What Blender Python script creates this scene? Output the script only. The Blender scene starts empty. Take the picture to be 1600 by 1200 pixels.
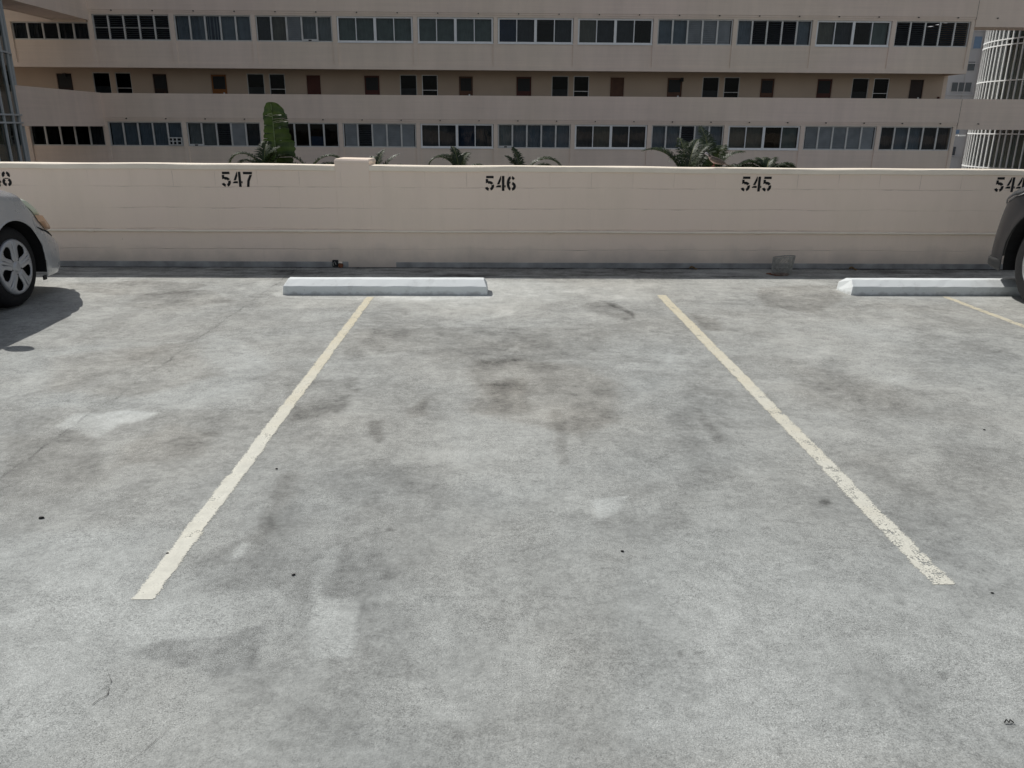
import bpy, math, random
import numpy as np
from mathutils import Vector, Matrix
sc = bpy.context.scene
rad = math.radians
# ---------------------------------------------------------------- camera
cd = bpy.data.cameras.new('camera'); cam = bpy.data.objects.new('camera', cd)
sc.collection.objects.link(cam); sc.camera = cam
cd.sensor_width = 36; cd.lens = 1212.875 / 1600 * 36; cd.clip_start = .05; cd.clip_end = 2000
R_ = Vector((0.99983119, -0.01736659, 0.00600011)); F_ = Vector((0.01837216, 0.94941153, -0.31349676))
U_ = R_.cross(F_)
cam.matrix_world = Matrix(((R_.x, U_.x, -F_.x, 0), (R_.y, U_.y, -F_.y, 0), (R_.z, U_.z, -F_.z, 1.34), (0, 0, 0, 1)))
# ---------------------------------------------------------------- sky, sun, exposure
SUN = Vector((-.62, .605, 1.0)).normalized()
w = bpy.data.worlds.new('World'); sc.world = w; w.use_nodes = True
nt = w.node_tree; sky = nt.nodes.new('ShaderNodeTexSky'); sky.sky_type = 'NISHITA'; sky.sun_disc = False
sky.sun_elevation = math.asin(SUN.z); sky.sun_rotation = math.atan2(SUN.x, SUN.y)
sky.air_density = 1.0; sky.dust_density = 1.2
hs = nt.nodes.new('ShaderNodeHueSaturation'); hs.inputs['Saturation'].default_value = .42     # hazy, milky tropical sky
nt.links.new(sky.outputs[0], hs.inputs['Color']); nt.links.new(hs.outputs[0], nt.nodes['Background'].inputs[0]); nt.nodes['Background'].inputs[1].default_value = .092
sl = bpy.data.lights.new('sun', 'SUN'); sl.energy = 3.5; sl.angle = rad(.5); sl.color = (1, .965, .91)
so = bpy.data.objects.new('sun', sl); sc.collection.objects.link(so); so.location = (-20, 20, 40)
so.rotation_euler = SUN.to_track_quat('Z', 'Y').to_euler()
sc.view_settings.view_transform = 'Standard'; sc.view_settings.look = 'None'
sc.view_settings.gamma = 1; sc.view_settings.use_curve_mapping = False
sc.view_settings.exposure = .06
random.seed(7)

# ---------------------------------------------------------------- materials
def mat(name, col, rough=.8, metal=0, spec=.3, noise=0, nscale=5, bump=0, bscale=60, fn=None):
    m = bpy.data.materials.new(name); m.use_nodes = True; t = m.node_tree; b = t.nodes['Principled BSDF']
    b.inputs['Base Color'].default_value = (*col, 1); b.inputs['Roughness'].default_value = rough
    b.inputs['Metallic'].default_value = metal; b.inputs['Specular IOR Level'].default_value = spec
    if noise or bump:
        tc = t.nodes.new('ShaderNodeTexCoord')
    if noise:
        n = t.nodes.new('ShaderNodeTexNoise'); n.inputs['Scale'].default_value = nscale; n.inputs['Detail'].default_value = 6
        t.links.new(tc.outputs['Object'], n.inputs['Vector'])
        r = t.nodes.new('ShaderNodeMapRange'); r.inputs[1].default_value = .3; r.inputs[2].default_value = .7
        r.inputs[3].default_value = 1 - noise; r.inputs[4].default_value = 1 + noise
        t.links.new(n.outputs[0], r.inputs[0])
        v = t.nodes.new('ShaderNodeVectorMath'); v.operation = 'SCALE'; v.inputs[0].default_value = col
        t.links.new(r.outputs[0], v.inputs['Scale']); t.links.new(v.outputs[0], b.inputs['Base Color'])
    if bump:
        n2 = t.nodes.new('ShaderNodeTexNoise'); n2.inputs['Scale'].default_value = bscale; n2.inputs['Detail'].default_value = 5
        t.links.new(tc.outputs['Object'], n2.inputs['Vector'])
        bp = t.nodes.new('ShaderNodeBump'); bp.inputs['Strength'].default_value = bump; bp.inputs['Distance'].default_value = .01
        t.links.new(n2.outputs[0], bp.inputs['Height']); t.links.new(bp.outputs[0], b.inputs['Normal'])
    if fn: fn(t, b)
    return m

def N(t, kind, **kw):
    n = t.nodes.new(kind)
    for k, v in kw.items():
        if k.startswith('i_'):
            key = k[2:]; key = int(key) if key.isdigit() else key
            n.inputs[key].default_value = v
        else: setattr(n, k, v)
    return n
def math_(t, op, a, b=None, clamp=False):
    n = t.nodes.new('ShaderNodeMath'); n.operation = op; n.use_clamp = clamp
    for i, x in enumerate((a, b)):
        if x is None: continue
        if isinstance(x, (int, float)): n.inputs[i].default_value = x
        else: t.links.new(x, n.inputs[i])
    return n.outputs[0]
def rng(t, x, a, b, c, d):
    n = t.nodes.new('ShaderNodeMapRange'); t.links.new(x, n.inputs[0])
    for i, v in enumerate((a, b, c, d)): n.inputs[i + 1].default_value = v
    return n.outputs[0]
def noise(t, vec, scale, detail=5, rough=.55, out=0):
    n = N(t, 'ShaderNodeTexNoise'); n.inputs['Scale'].default_value = scale; n.inputs['Detail'].default_value = detail
    n.inputs['Roughness'].default_value = rough; t.links.new(vec, n.inputs['Vector']); return n.outputs[out]
def mixc(t, f, a, b):
    n = t.nodes.new('ShaderNodeMix'); n.data_type = 'RGBA'
    if isinstance(f, (int, float)): n.inputs[0].default_value = f
    else: t.links.new(f, n.inputs[0])
    for i, x in ((6, a), (7, b)):
        if isinstance(x, tuple): n.inputs[i].default_value = (*x, 1)
        else: t.links.new(x, n.inputs[i])
    return n.outputs[2]
def mapping(t, vec, sc_):
    n = N(t, 'ShaderNodeMapping'); n.inputs['Scale'].default_value = sc_; t.links.new(vec, n.inputs['Vector']); return n.outputs[0]
def scale_col(t, col, f):
    v = t.nodes.new('ShaderNodeVectorMath'); v.operation = 'SCALE'
    if isinstance(col, tuple): v.inputs[0].default_value = col
    else: t.links.new(col, v.inputs[0])
    t.links.new(f, v.inputs['Scale']); return v.outputs[0]

# ---- deck concrete: broad stains come from a mesh attribute, grain from noise
def deck_fn(t, b):
    tc = N(t, 'ShaderNodeTexCoord'); P = tc.outputs['Object']
    at = N(t, 'ShaderNodeAttribute', attribute_name='stain'); sep = N(t, 'ShaderNodeSeparateColor'); t.links.new(at.outputs['Color'], sep.inputs[0])
    tone = math_(t, 'SUBTRACT', sep.outputs[0], .5); warm = math_(t, 'SUBTRACT', sep.outputs[1], .5)
    g1 = noise(t, P, 230, 2, .7); g2 = noise(t, P, 90, 3, .6); g3 = noise(t, P, 16, 5, .6); g4 = noise(t, P, 2.2, 6, .65)
    # grain is stronger where the surface is light and speckled, weaker on the smooth dark patches
    amp = math_(t, 'MULTIPLY', rng(t, tone, -.12, .1, .3, .85), rng(t, noise(t, P, 3.3, 8, .7), .42, .56, .55, 1.25))
    gr = math_(t, 'ADD', math_(t, 'MULTIPLY', rng(t, g1, .3, .7, -.36, .36), amp), math_(t, 'MULTIPLY', rng(t, g2, .35, .65, -.20, .20), amp))
    s = math_(t, 'ADD', math_(t, 'ADD', gr, rng(t, g3, .3, .7, -.12, .12)), rng(t, g4, .3, .7, -.08, .08))
    # thin worn laitance: crisp ragged patches, elongated brush and tyre drag marks
    wv = N(t, 'ShaderNodeVectorMath', operation='ADD'); sc1 = N(t, 'ShaderNodeVectorMath', operation='SCALE'); sc1.inputs['Scale'].default_value = .35
    nz = N(t, 'ShaderNodeTexNoise'); nz.inputs['Scale'].default_value = 1.7; nz.inputs['Detail'].default_value = 4; t.links.new(P, nz.inputs[0])
    t.links.new(nz.outputs[1], sc1.inputs[0]); t.links.new(P, wv.inputs[0]); t.links.new(sc1.outputs[0], wv.inputs[1]); WP = wv.outputs[0]
    pa = rng(t, noise(t, WP, 1.9, 10, .72), .50, .56, -.055, .055); pb = rng(t, noise(t, mapping(t, WP, (.8, 2.2, 1)), 2.3, 10, .75), .54, .60, 0, -.085)
    pc = rng(t, noise(t, mapping(t, WP, (5, .55, 1)), 1.3, 8, .7), .58, .66, 0, -.075); pd = rng(t, noise(t, mapping(t, WP, (.5, 4.5, 1)), 1.6, 8, .7), .57, .66, 0, .09)
    pe = rng(t, noise(t, WP, 5.5, 9, .75), .47, .58, -.06, .06); pf = rng(t, noise(t, P, 38, 5, .75), .40, .62, -.10, .10); pg = rng(t, noise(t, mapping(t, WP, (1, 2.4, 1)), 11, 7, .75), .56, .68, 0, -.11)
    sy = N(t, 'ShaderNodeSeparateXYZ'); t.links.new(P, sy.inputs[0]); nearf = rng(t, sy.outputs[1], 1.6, 4.6, .55, 1.25)     # fewer cars scrub the aisle end of the bays
    s = math_(t, 'ADD', s, math_(t, 'ADD', math_(t, 'MULTIPLY', math_(t, 'ADD', pe, pg), nearf), pf))
    s = math_(t, 'ADD', s, math_(t, 'MULTIPLY', math_(t, 'ADD', math_(t, 'ADD', pa, pb), math_(t, 'ADD', pc, pd)), nearf))
    s = math_(t, 'ADD', math_(t, 'ADD', s, 1.02), math_(t, 'MULTIPLY', tone, 1.65))
    # bright and dark single grains, dense on the weathered patches and absent on the smooth ones
    wz = rng(t, noise(t, WP, 1.4, 9, .7), .47, .53, .15, 1)
    fl = noise(t, P, 330, 1, .5); fk = noise(t, mapping(t, P, (1.13, 1.07, 1)), 190, 2, .6)
    grains = math_(t, 'ADD', math_(t, 'ADD', rng(t, fl, .56, .66, 0, .34), rng(t, fk, .56, .68, 0, .24)), math_(t, 'ADD', rng(t, fl, .34, .44, -.30, 0), rng(t, fk, .33, .43, -.20, 0)))
    s = math_(t, 'ADD', s, math_(t, 'MULTIPLY', grains, wz)); s = math_(t, 'ADD', s, rng(t, wz, .15, 1, -.05, .02))
    # worn control joint running towards the wall, two metres left of the camera
    sx = N(t, 'ShaderNodeSeparateXYZ'); t.links.new(P, sx.inputs[0])
    wob = rng(t, noise(t, P, 3.5, 4), .2, .8, -.035, .035)
    d = math_(t, 'ABSOLUTE', math_(t, 'ADD', math_(t, 'ADD', sx.outputs[0], 1.985), wob))
    j = math_(t, 'MULTIPLY', rng(t, d, .002, .011, 1, 0), rng(t, noise(t, P, 5, 3), .42, .6, 0, .55), True)
    j2 = rng(t, d, .0, .13, .12, 0)
    s = math_(t, 'SUBTRACT', math_(t, 'SUBTRACT', s, math_(t, 'MULTIPLY', j, .6)), j2)
    # small dark pits
    v = N(t, 'ShaderNodeTexVoronoi'); v.inputs['Scale'].default_value = 5.5; t.links.new(P, v.inputs['Vector'])
    pit = math_(t, 'MULTIPLY', rng(t, v.outputs['Distance'], .0, .035, 1, 0), rng(t, noise(t, P, 1.3, 2), .5, .52, 0, 1))
    s = math_(t, 'SUBTRACT', s, math_(t, 'MULTIPLY', pit, .35))
    warmf = rng(t, math_(t, 'ADD', warm, rng(t, noise(t, P, .8, 4), .3, .7, -.15, .15)), -.20, .60, 0, 1)
    col = mixc(t, warmf, (.320, .334, .325), (.338, .324, .288))
    t.links.new(scale_col(t, col, s), b.inputs['Base Color'])
    hb = math_(t, 'ADD', math_(t, 'MULTIPLY', g1, 1.0), math_(t, 'MULTIPLY', g2, 1.6))
    bp = N(t, 'ShaderNodeBump'); bp.inputs['Strength'].default_value = .45; bp.inputs['Distance'].default_value = .003
    t.links.new(hb, bp.inputs['Height']); t.links.new(bp.outputs[0], b.inputs['Normal'])
M_deck = mat('deck_concrete', (.3, .3, .3), .85, spec=.25, fn=deck_fn)

def paint_fn(t, b):
    tc = N(t, 'ShaderNodeTexCoord'); P = tc.outputs['Object']
    uv = tc.outputs['UV']; su = N(t, 'ShaderNodeSeparateXYZ'); t.links.new(uv, su.inputs[0])
    g = noise(t, P, 150, 4, .8); g2 = noise(t, P, 14, 5, .6); g3 = noise(t, P, 3, 3)
    # wear: more towards the edges (u) and with the broad noise; uv.y carries the wear of that stretch
    e = math_(t, 'ABSOLUTE', math_(t, 'SUBTRACT', su.outputs[0], .5))
    thr = math_(t, 'ADD', rng(t, e, .30, .52, 0, .42), math_(t, 'ADD', rng(t, g2, .35, .7, 0, .26), su.outputs[1]))
    mask = math_(t, 'GREATER_THAN', g, math_(t, 'ADD', thr, .21))
    sx = N(t, 'ShaderNodeSeparateXYZ'); t.links.new(P, sx.inputs[0])
    far = rng(t, math_(t, 'ADD', sx.outputs[1], rng(t, g3, .3, .7, -1, 1)), 2.8, 6.0, 0, 1)
    col = mixc(t, far, (.66, .655, .58), (.64, .59, .45))
    s = math_(t, 'ADD', rng(t, g2, .3, .7, .82, 1.05), rng(t, g, .3, .7, -.06, .06))
    t.links.new(scale_col(t, col, s), b.inputs['Base Color'])
    out = t.nodes['Material Output']; mx = N(t, 'ShaderNodeMixShader'); tr = N(t, 'ShaderNodeBsdfTransparent')
    t.links.new(mask, mx.inputs[0]); t.links.new(tr.outputs[0], mx.inputs[1]); t.links.new(b.outputs[0], mx.inputs[2])
    t.links.new(mx.outputs[0], out.inputs['Surface'])
M_line = mat('road_paint', (.7, .7, .6), .75, fn=paint_fn)

# ---- painted block wall
def block_fn(t, b):
    tc = N(t, 'ShaderNodeTexCoord'); P = tc.outputs['Object']
    wob = noise(t, P, 1.5, 3, out=1)
    sx = N(t, 'ShaderNodeSeparateXYZ'); t.links.new(P, sx.inputs[0])
    zz = math_(t, 'ADD', sx.outputs[2], rng(t, noise(t, P, 2.0, 3), .3, .7, -.006, .006))
    cv = N(t, 'ShaderNodeCombineXYZ'); t.links.new(sx.outputs[0], cv.inputs[0]); t.links.new(zz, cv.inputs[1])
    mp = N(t, 'ShaderNodeMapping'); mp.inputs['Location'].default_value = (.10, .0225, 0); t.links.new(cv.outputs[0], mp.inputs[0])
    br = N(t, 'ShaderNodeTexBrick'); t.links.new(mp.outputs[0], br.inputs['Vector'])
    br.inputs['Scale'].default_value = 1; br.inputs['Brick Width'].default_value = .406; br.inputs['Row Height'].default_value = .2005
    br.inputs['Mortar Size'].default_value = .0035; br.inputs['Mortar Smooth'].default_value = .6
    br.inputs['Color1'].default_value = (0, 0, 0, 1); br.inputs['Color2'].default_value = (0, 0, 0, 1); br.inputs['Mortar'].default_value = (1, 1, 1, 1)
    # horizontal joints read nearly everywhere, vertical ones only in the top course and patches
    zc = math_(t, 'MODULO', math_(t, 'ADD', zz, 10 * .2005 + .0225), .2005)
    hd = math_(t, 'MINIMUM', zc, math_(t, 'SUBTRACT', .2005, zc)); hj = rng(t, hd, .0015, .0055, 1, 0)
    vis = rng(t, noise(t, P, 1.1, 4), .38, .56, .12, 1)
    top = rng(t, sx.outputs[2], .74, .80, .25, 1)
    below = rng(t, sx.outputs[2], .925, .93, 1, 0)
    joint = math_(t, 'MULTIPLY', math_(t, 'MULTIPLY', math_(t, 'MAXIMUM', hj, math_(t, 'MULTIPLY', br.outputs['Color'], top)), vis), below)
    dark = math_(t, 'MULTIPLY', joint, rng(t, noise(t, P, 4, 5), .45, .7, .05, .40))
    st = noise(t, mapping(t, P, (3, 1, .5)), 2.0, 6, .6); blot = noise(t, P, 1.1, 5, .6)
    s = math_(t, 'ADD', rng(t, st, .3, .7, .965, 1.03), rng(t, blot, .3, .7, -.035, .035))
    s = math_(t, 'SUBTRACT', s, dark)
    # scuffs and chips
    v = N(t, 'ShaderNodeTexVoronoi'); v.inputs['Scale'].default_value = 3.2; t.links.new(mapping(t, P, (1, 1, .8)), v.inputs['Vector'])
    chip = math_(t, 'MULTIPLY', rng(t, v.outputs['Distance'], .0, .022, 1, 0), rng(t, noise(t, P, 2.3, 2), .5, .51, 0, 1))
    s = math_(t, 'SUBTRACT', s, math_(t, 'MULTIPLY', chip, .7), True)
    col = mixc(t, rng(t, blot, .35, .65, 0, 1), (.87, .735, .61), (.87, .725, .615))
    # grimy foot of the wall
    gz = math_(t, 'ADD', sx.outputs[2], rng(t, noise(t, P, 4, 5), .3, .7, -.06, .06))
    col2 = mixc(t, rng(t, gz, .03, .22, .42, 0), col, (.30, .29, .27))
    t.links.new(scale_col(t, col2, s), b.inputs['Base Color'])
    h = math_(t, 'ADD', math_(t, 'MULTIPLY', joint, -1.0), math_(t, 'MULTIPLY', noise(t, P, 35, 6, .6), .5))
    bp = N(t, 'ShaderNodeBump'); bp.inputs['Strength'].default_value = .5; bp.inputs['Distance'].default_value = .006
    t.links.new(h, bp.inputs['Height']); t.links.new(bp.outputs[0], b.inputs['Normal'])
M_block = mat('painted_block', (.6, .55, .5), .8, spec=.2, fn=block_fn)
M_cap = mat('wall_cap_paint', (.88, .79, .66), .75, noise=.06, nscale=3, bump=.25, bscale=40)
M_basecoat = mat('grey_base_coating', (.31, .31, .305), .8, noise=.3, nscale=6, bump=.3, bscale=30)
M_stencil = mat('black_stencil_paint', (.012, .012, .013), .7, noise=.25, nscale=30)

# ---- apartment building facade: painted board marked concrete
def facade_fn(base):
    def f(t, b):
        tc = N(t, 'ShaderNodeTexCoord'); P = tc.outputs['Object']
        sx = N(t, 'ShaderNodeSeparateXYZ'); t.links.new(P, sx.inputs[0])
        ln = noise(t, mapping(t, P, (.15, .15, 6.5)), 2.0, 6, .65)
        st = noise(t, mapping(t, P, (1.2, 1.2, .16)), 1.6, 5, .6); bl = noise(t, P, .35, 4)
        s = math_(t, 'ADD', rng(t, ln, .3, .7, .965, 1.03), math_(t, 'ADD', rng(t, st, .3, .7, -.05, .04), rng(t, bl, .3, .7, -.04, .04)))
        col = mixc(t, rng(t, noise(t, P, .12, 3), .4, .6, 0, 1), base, (base[0] * 1.0, base[1] * .985, base[2] * 1.02))
        t.links.new(scale_col(t, col, s), b.inputs['Base Color'])
        bp = N(t, 'ShaderNodeBump'); bp.inputs['Strength'].default_value = .35; bp.inputs['Distance'].default_value = .012
        t.links.new(ln, bp.inputs['Height']); t.links.new(bp.outputs[0], b.inputs['Normal'])
    return f
M_fac = mat('facade_paint', (.5, .45, .4), .85, spec=.2, fn=facade_fn((.84, .715, .595)))
M_parapet = mat('parapet_paint', (.5, .45, .4), .85, spec=.2, fn=facade_fn((.85, .715, .60)))
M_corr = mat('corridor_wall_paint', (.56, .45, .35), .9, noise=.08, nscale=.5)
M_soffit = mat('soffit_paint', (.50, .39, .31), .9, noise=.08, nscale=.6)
M_twf = mat('grey_tower_frame', (.50, .53, .54), .5, noise=.06, nscale=3)
M_alu = mat('window_aluminium', (.62, .62, .60), .5, metal=.2, noise=.1, nscale=3)
M_white_frame = mat('white_window_frame', (.86, .87, .87), .5, noise=.04, nscale=4)
M_glass = bpy.data.materials.new('window_glass'); M_glass.use_nodes = True
def glass(m, tint, ior=1.5, rough=.02, boost=1.0):
    t = m.node_tree; out = t.nodes['Material Output']; t.nodes.remove(t.nodes['Principled BSDF'])
    tr = N(t, 'ShaderNodeBsdfTransparent'); tr.inputs[0].default_value = (*tint, 1)
    gl = N(t, 'ShaderNodeBsdfGlossy'); gl.inputs['Roughness'].default_value = rough
    tc = N(t, 'ShaderNodeTexCoord'); n = N(t, 'ShaderNodeTexNoise'); n.inputs['Scale'].default_value = .9; t.links.new(tc.outputs['Object'], n.inputs[0])
    bp = N(t, 'ShaderNodeBump'); bp.inputs['Strength'].default_value = .25; bp.inputs['Distance'].default_value = .02
    t.links.new(n.outputs[0], bp.inputs['Height']); t.links.new(bp.outputs[0], gl.inputs['Normal'])
    fr = N(t, 'ShaderNodeFresnel'); fr.inputs[0].default_value = ior
    f = math_(t, 'MULTIPLY', fr.outputs[0], boost, True)
    mx = N(t, 'ShaderNodeMixShader'); t.links.new(f, mx.inputs[0]); t.links.new(tr.outputs[0], mx.inputs[1]); t.links.new(gl.outputs[0], mx.inputs[2])
    t.links.new(mx.outputs[0], out.inputs['Surface'])
glass(M_glass, (.50, .54, .55), boost=.5)
M_cglass = bpy.data.materials.new('corridor_glass'); M_cglass.use_nodes = True; glass(M_cglass, (.35, .37, .38), boost=.22)
M_tglass = bpy.data.materials.new('tower_glass'); M_tglass.use_nodes = True; glass(M_tglass, (.55, .64, .63), 1.6, .01, 1.7)
M_room = mat('dark_interior', (.02, .02, .021), .9, noise=.3, nscale=1)
def cloth(name, c): return mat(name, c, .9, noise=.14, nscale=2.5)
C_blue = cloth('blue_grey_curtain', (.36, .41, .48)); C_grey = cloth('grey_curtain', (.44, .46, .47)); C_dark = cloth('dark_curtain', (.12, .125, .14))
C_green = cloth('green_grey_curtain', (.30, .35, .335)); C_brown = cloth('tan_curtain', (.32, .30, .26)); C_deep = cloth('deep_blue_blind', (.06, .09, .16))
M_louvre = mat('louvre_glass', (.22, .24, .25), .35, spec=.5, noise=.15, nscale=2)
M_louvre_dark = mat('dark_louvre', (.045, .05, .055), .35, spec=.4, noise=.2, nscale=2)
M_ac = mat('air_conditioner_plastic', (.62, .63, .62), .5, noise=.05, nscale=8)
M_black = mat('black_rubber', (.012, .012, .013), .75, noise=.2, nscale=20)
M_plastic = mat('black_plastic', (.02, .021, .022), .55, noise=.15, nscale=15)
M_door_red = mat('dark_red_door', (.085, .022, .014), .5, noise=.15, nscale=3)
M_door_brown = mat('brown_door', (.11, .050, .028), .5, noise=.2, nscale=3)
M_door_dark = mat('very_dark_door', (.03, .018, .014), .5, noise=.2, nscale=3)
M_door_orange = mat('orange_door', (.26, .10, .025), .5, noise=.15, nscale=3)
M_steel = mat('brushed_steel', (.5, .5, .5), .35, metal=.9, noise=.08, nscale=8)
M_white = mat('white_painted_metal', (.88, .90, .90), .4, noise=.05, nscale=5)
M_tower_core = mat('tower_core_concrete', (.30, .28, .25), .85, noise=.1, nscale=.5)
M_pale = mat('pale_blue_panel', (.55, .62, .66), .5, noise=.08, nscale=1)
def far_fn(t, b):
    tc = N(t, 'ShaderNodeTexCoord'); P = tc.outputs['Object']
    s = math_(t, 'ADD', rng(t, noise(t, mapping(t, P, (1, 1, .2)), .8, 5), .3, .7, .93, 1.05), rng(t, noise(t, P, .2, 3), .3, .7, -.05, .05))
    t.links.new(scale_col(t, (.46, .47, .49), s), b.inputs['Base Color'])
M_far = mat('grey_tower_paint', (.46, .47, .49), .85, fn=far_fn)
M_farglass = mat('distant_window_glass', (.03, .04, .055), .1, spec=.6, noise=.3, nscale=1)
M_farblue = mat('blue_window_blind', (.16, .25, .38), .4, noise=.1, nscale=2)
M_asphalt = mat('courtyard_asphalt', (.22, .21, .20), .9, noise=.2, nscale=.4, bump=.3, bscale=20)
M_lawn = mat('garden_soil', (.07, .075, .04), .95, noise=.4, nscale=1.5, bump=.5, bscale=15)
def stop_fn(t, b):
    tc = N(t, 'ShaderNodeTexCoord'); P = tc.outputs['Object']; sx = N(t, 'ShaderNodeSeparateXYZ'); t.links.new(P, sx.inputs[0])
    d = math_(t, 'MULTIPLY', rng(t, noise(t, P, 9, 7, .7), .54, .72, 0, 1), .25)                      # scuffs
    v = N(t, 'ShaderNodeTexVoronoi'); v.inputs['Scale'].default_value = 9; t.links.new(P, v.inputs['Vector'])
    pit = math_(t, 'MULTIPLY', rng(t, v.outputs['Distance'], .03, .07, 1, 0), rng(t, noise(t, P, 4, 2), .5, .52, 0, .5))
    z = math_(t, 'ADD', sx.outputs[2], rng(t, noise(t, P, 14, 5), .3, .7, -.02, .02)); dirt = rng(t, z, .0, .030, .5, 0)
    f = math_(t, 'MAXIMUM', math_(t, 'MAXIMUM', d, pit), dirt, True)
    t.links.new(mixc(t, f, (.74, .775, .775), (.26, .255, .24)), b.inputs['Base Color'])
    h = noise(t, P, 60, 6, .7); bp = N(t, 'ShaderNodeBump'); bp.inputs['Strength'].default_value = .4; bp.inputs['Distance'].default_value = .004
    t.links.new(h, bp.inputs['Height']); t.links.new(bp.outputs[0], b.inputs['Normal'])
M_pallid = mat('white_wheel_stop_paint', (.72, .75, .73), .7, fn=stop_fn)
M_rust = mat('rusty_metal', (.16, .06, .03), .9, noise=.5, nscale=30)
M_wire = mat('galvanised_wire', (.30, .30, .28), .6, metal=.3, noise=.3, nscale=40)

# ---------------------------------------------------------------- mesh helpers
class MB:
    def __init__(s): s.v = []; s.f = []; s.m = []; s.uv = {}
    def add(s, vs, fs, m=0):
        o = len(s.v); s.v += [tuple(v) for v in vs]; s.f += [tuple(i + o for i in f) for f in fs]; s.m += [m] * len(fs); return s
    def box(s, x0, x1, y0, y1, z0, z1, m=0):
        return s.add([(x0, y0, z0), (x1, y0, z0), (x1, y1, z0), (x0, y1, z0), (x0, y0, z1), (x1, y0, z1), (x1, y1, z1), (x0, y1, z1)],
                     [(0, 3, 2, 1), (4, 5, 6, 7), (0, 1, 5, 4), (1, 2, 6, 5), (2, 3, 7, 6), (3, 0, 4, 7)], m)
    def quad(s, a, b, c, d, m=0): return s.add([a, b, c, d], [(0, 1, 2, 3)], m)
    def grid(s, rows, m=0, closeu=False, closev=False):
        n = len(rows); k = len(rows[0]); vs = [p for r in rows for p in r]; fs = []
        for i in range(n if closeu else n - 1):
            for j in range(k if closev else k - 1):
                a = i * k + j; b2 = i * k + (j + 1) % k; c = ((i + 1) % n) * k + (j + 1) % k; d = ((i + 1) % n) * k + j
                fs.append((a, b2, c, d))
        return s.add(vs, fs, m)
    def tube(s, pts, r, n=8, m=0, cap=True):
        pts = [Vector(p) for p in pts]; rs = r if isinstance(r, (list, tuple)) else [r] * len(pts); rows = []
        up = Vector((0, 0, 1))
        for i, p in enumerate(pts):
            d = (pts[min(i + 1, len(pts) - 1)] - pts[max(i - 1, 0)]).normalized()
            a = d.cross(up if abs(d.z) < .95 else Vector((1, 0, 0))).normalized(); b = d.cross(a)
            rows.append([p + (a * math.cos(2 * math.pi * k / n) + b * math.sin(2 * math.pi * k / n)) * rs[i] for k in range(n)])
        s.grid(rows, m, closev=True)
        if cap:
            for row in (rows[0], rows[-1]): s.add(row, [tuple(range(n))], m)
        return s
    def build(s, name, mats, parent=None, smooth=False, loc=None, bevel=0):
        me = bpy.data.meshes.new(name); me.from_pydata([tuple(v) for v in s.v], [], s.f)
        for mm in (mats if isinstance(mats, (list, tuple)) else [mats]): me.materials.append(mm)
        me.polygons.foreach_set('material_index', s.m)
        if smooth: me.polygons.foreach_set('use_smooth', [True] * len(s.f))
        me.update()
        o = bpy.data.objects.new(name, me); sc.collection.objects.link(o)
        if parent: o.parent = parent
        if loc: o.location = loc
        if bevel:
            b = o.modifiers.new('bevel', 'BEVEL'); b.width = bevel; b.segments = 2; b.limit_method = 'ANGLE'
        return o
def weld(o, d=.0005):
    import bmesh
    b = bmesh.new(); b.from_mesh(o.data); bmesh.ops.remove_doubles(b, verts=b.verts, dist=d)
    bmesh.ops.recalc_face_normals(b, faces=b.faces); b.to_mesh(o.data); b.free(); return o
def tag(o, label=None, cat=None, group=None, kind=None):
    if label: o['label'] = label
    if cat: o['category'] = cat
    if group: o['group'] = group
    if kind: o['kind'] = kind
    return o
def thing(name, label, cat, loc=(0, 0, 0), group=None):
    o = bpy.data.objects.new(name, None); sc.collection.objects.link(o); o.location = loc; o.empty_display_size = .2
    return tag(o, label, cat, group)
def copy_tree(o, parent=None):
    c = o.copy(); sc.collection.objects.link(c); c.parent = parent
    for ch in list(o.children): copy_tree(ch, c)
    return c
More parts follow.
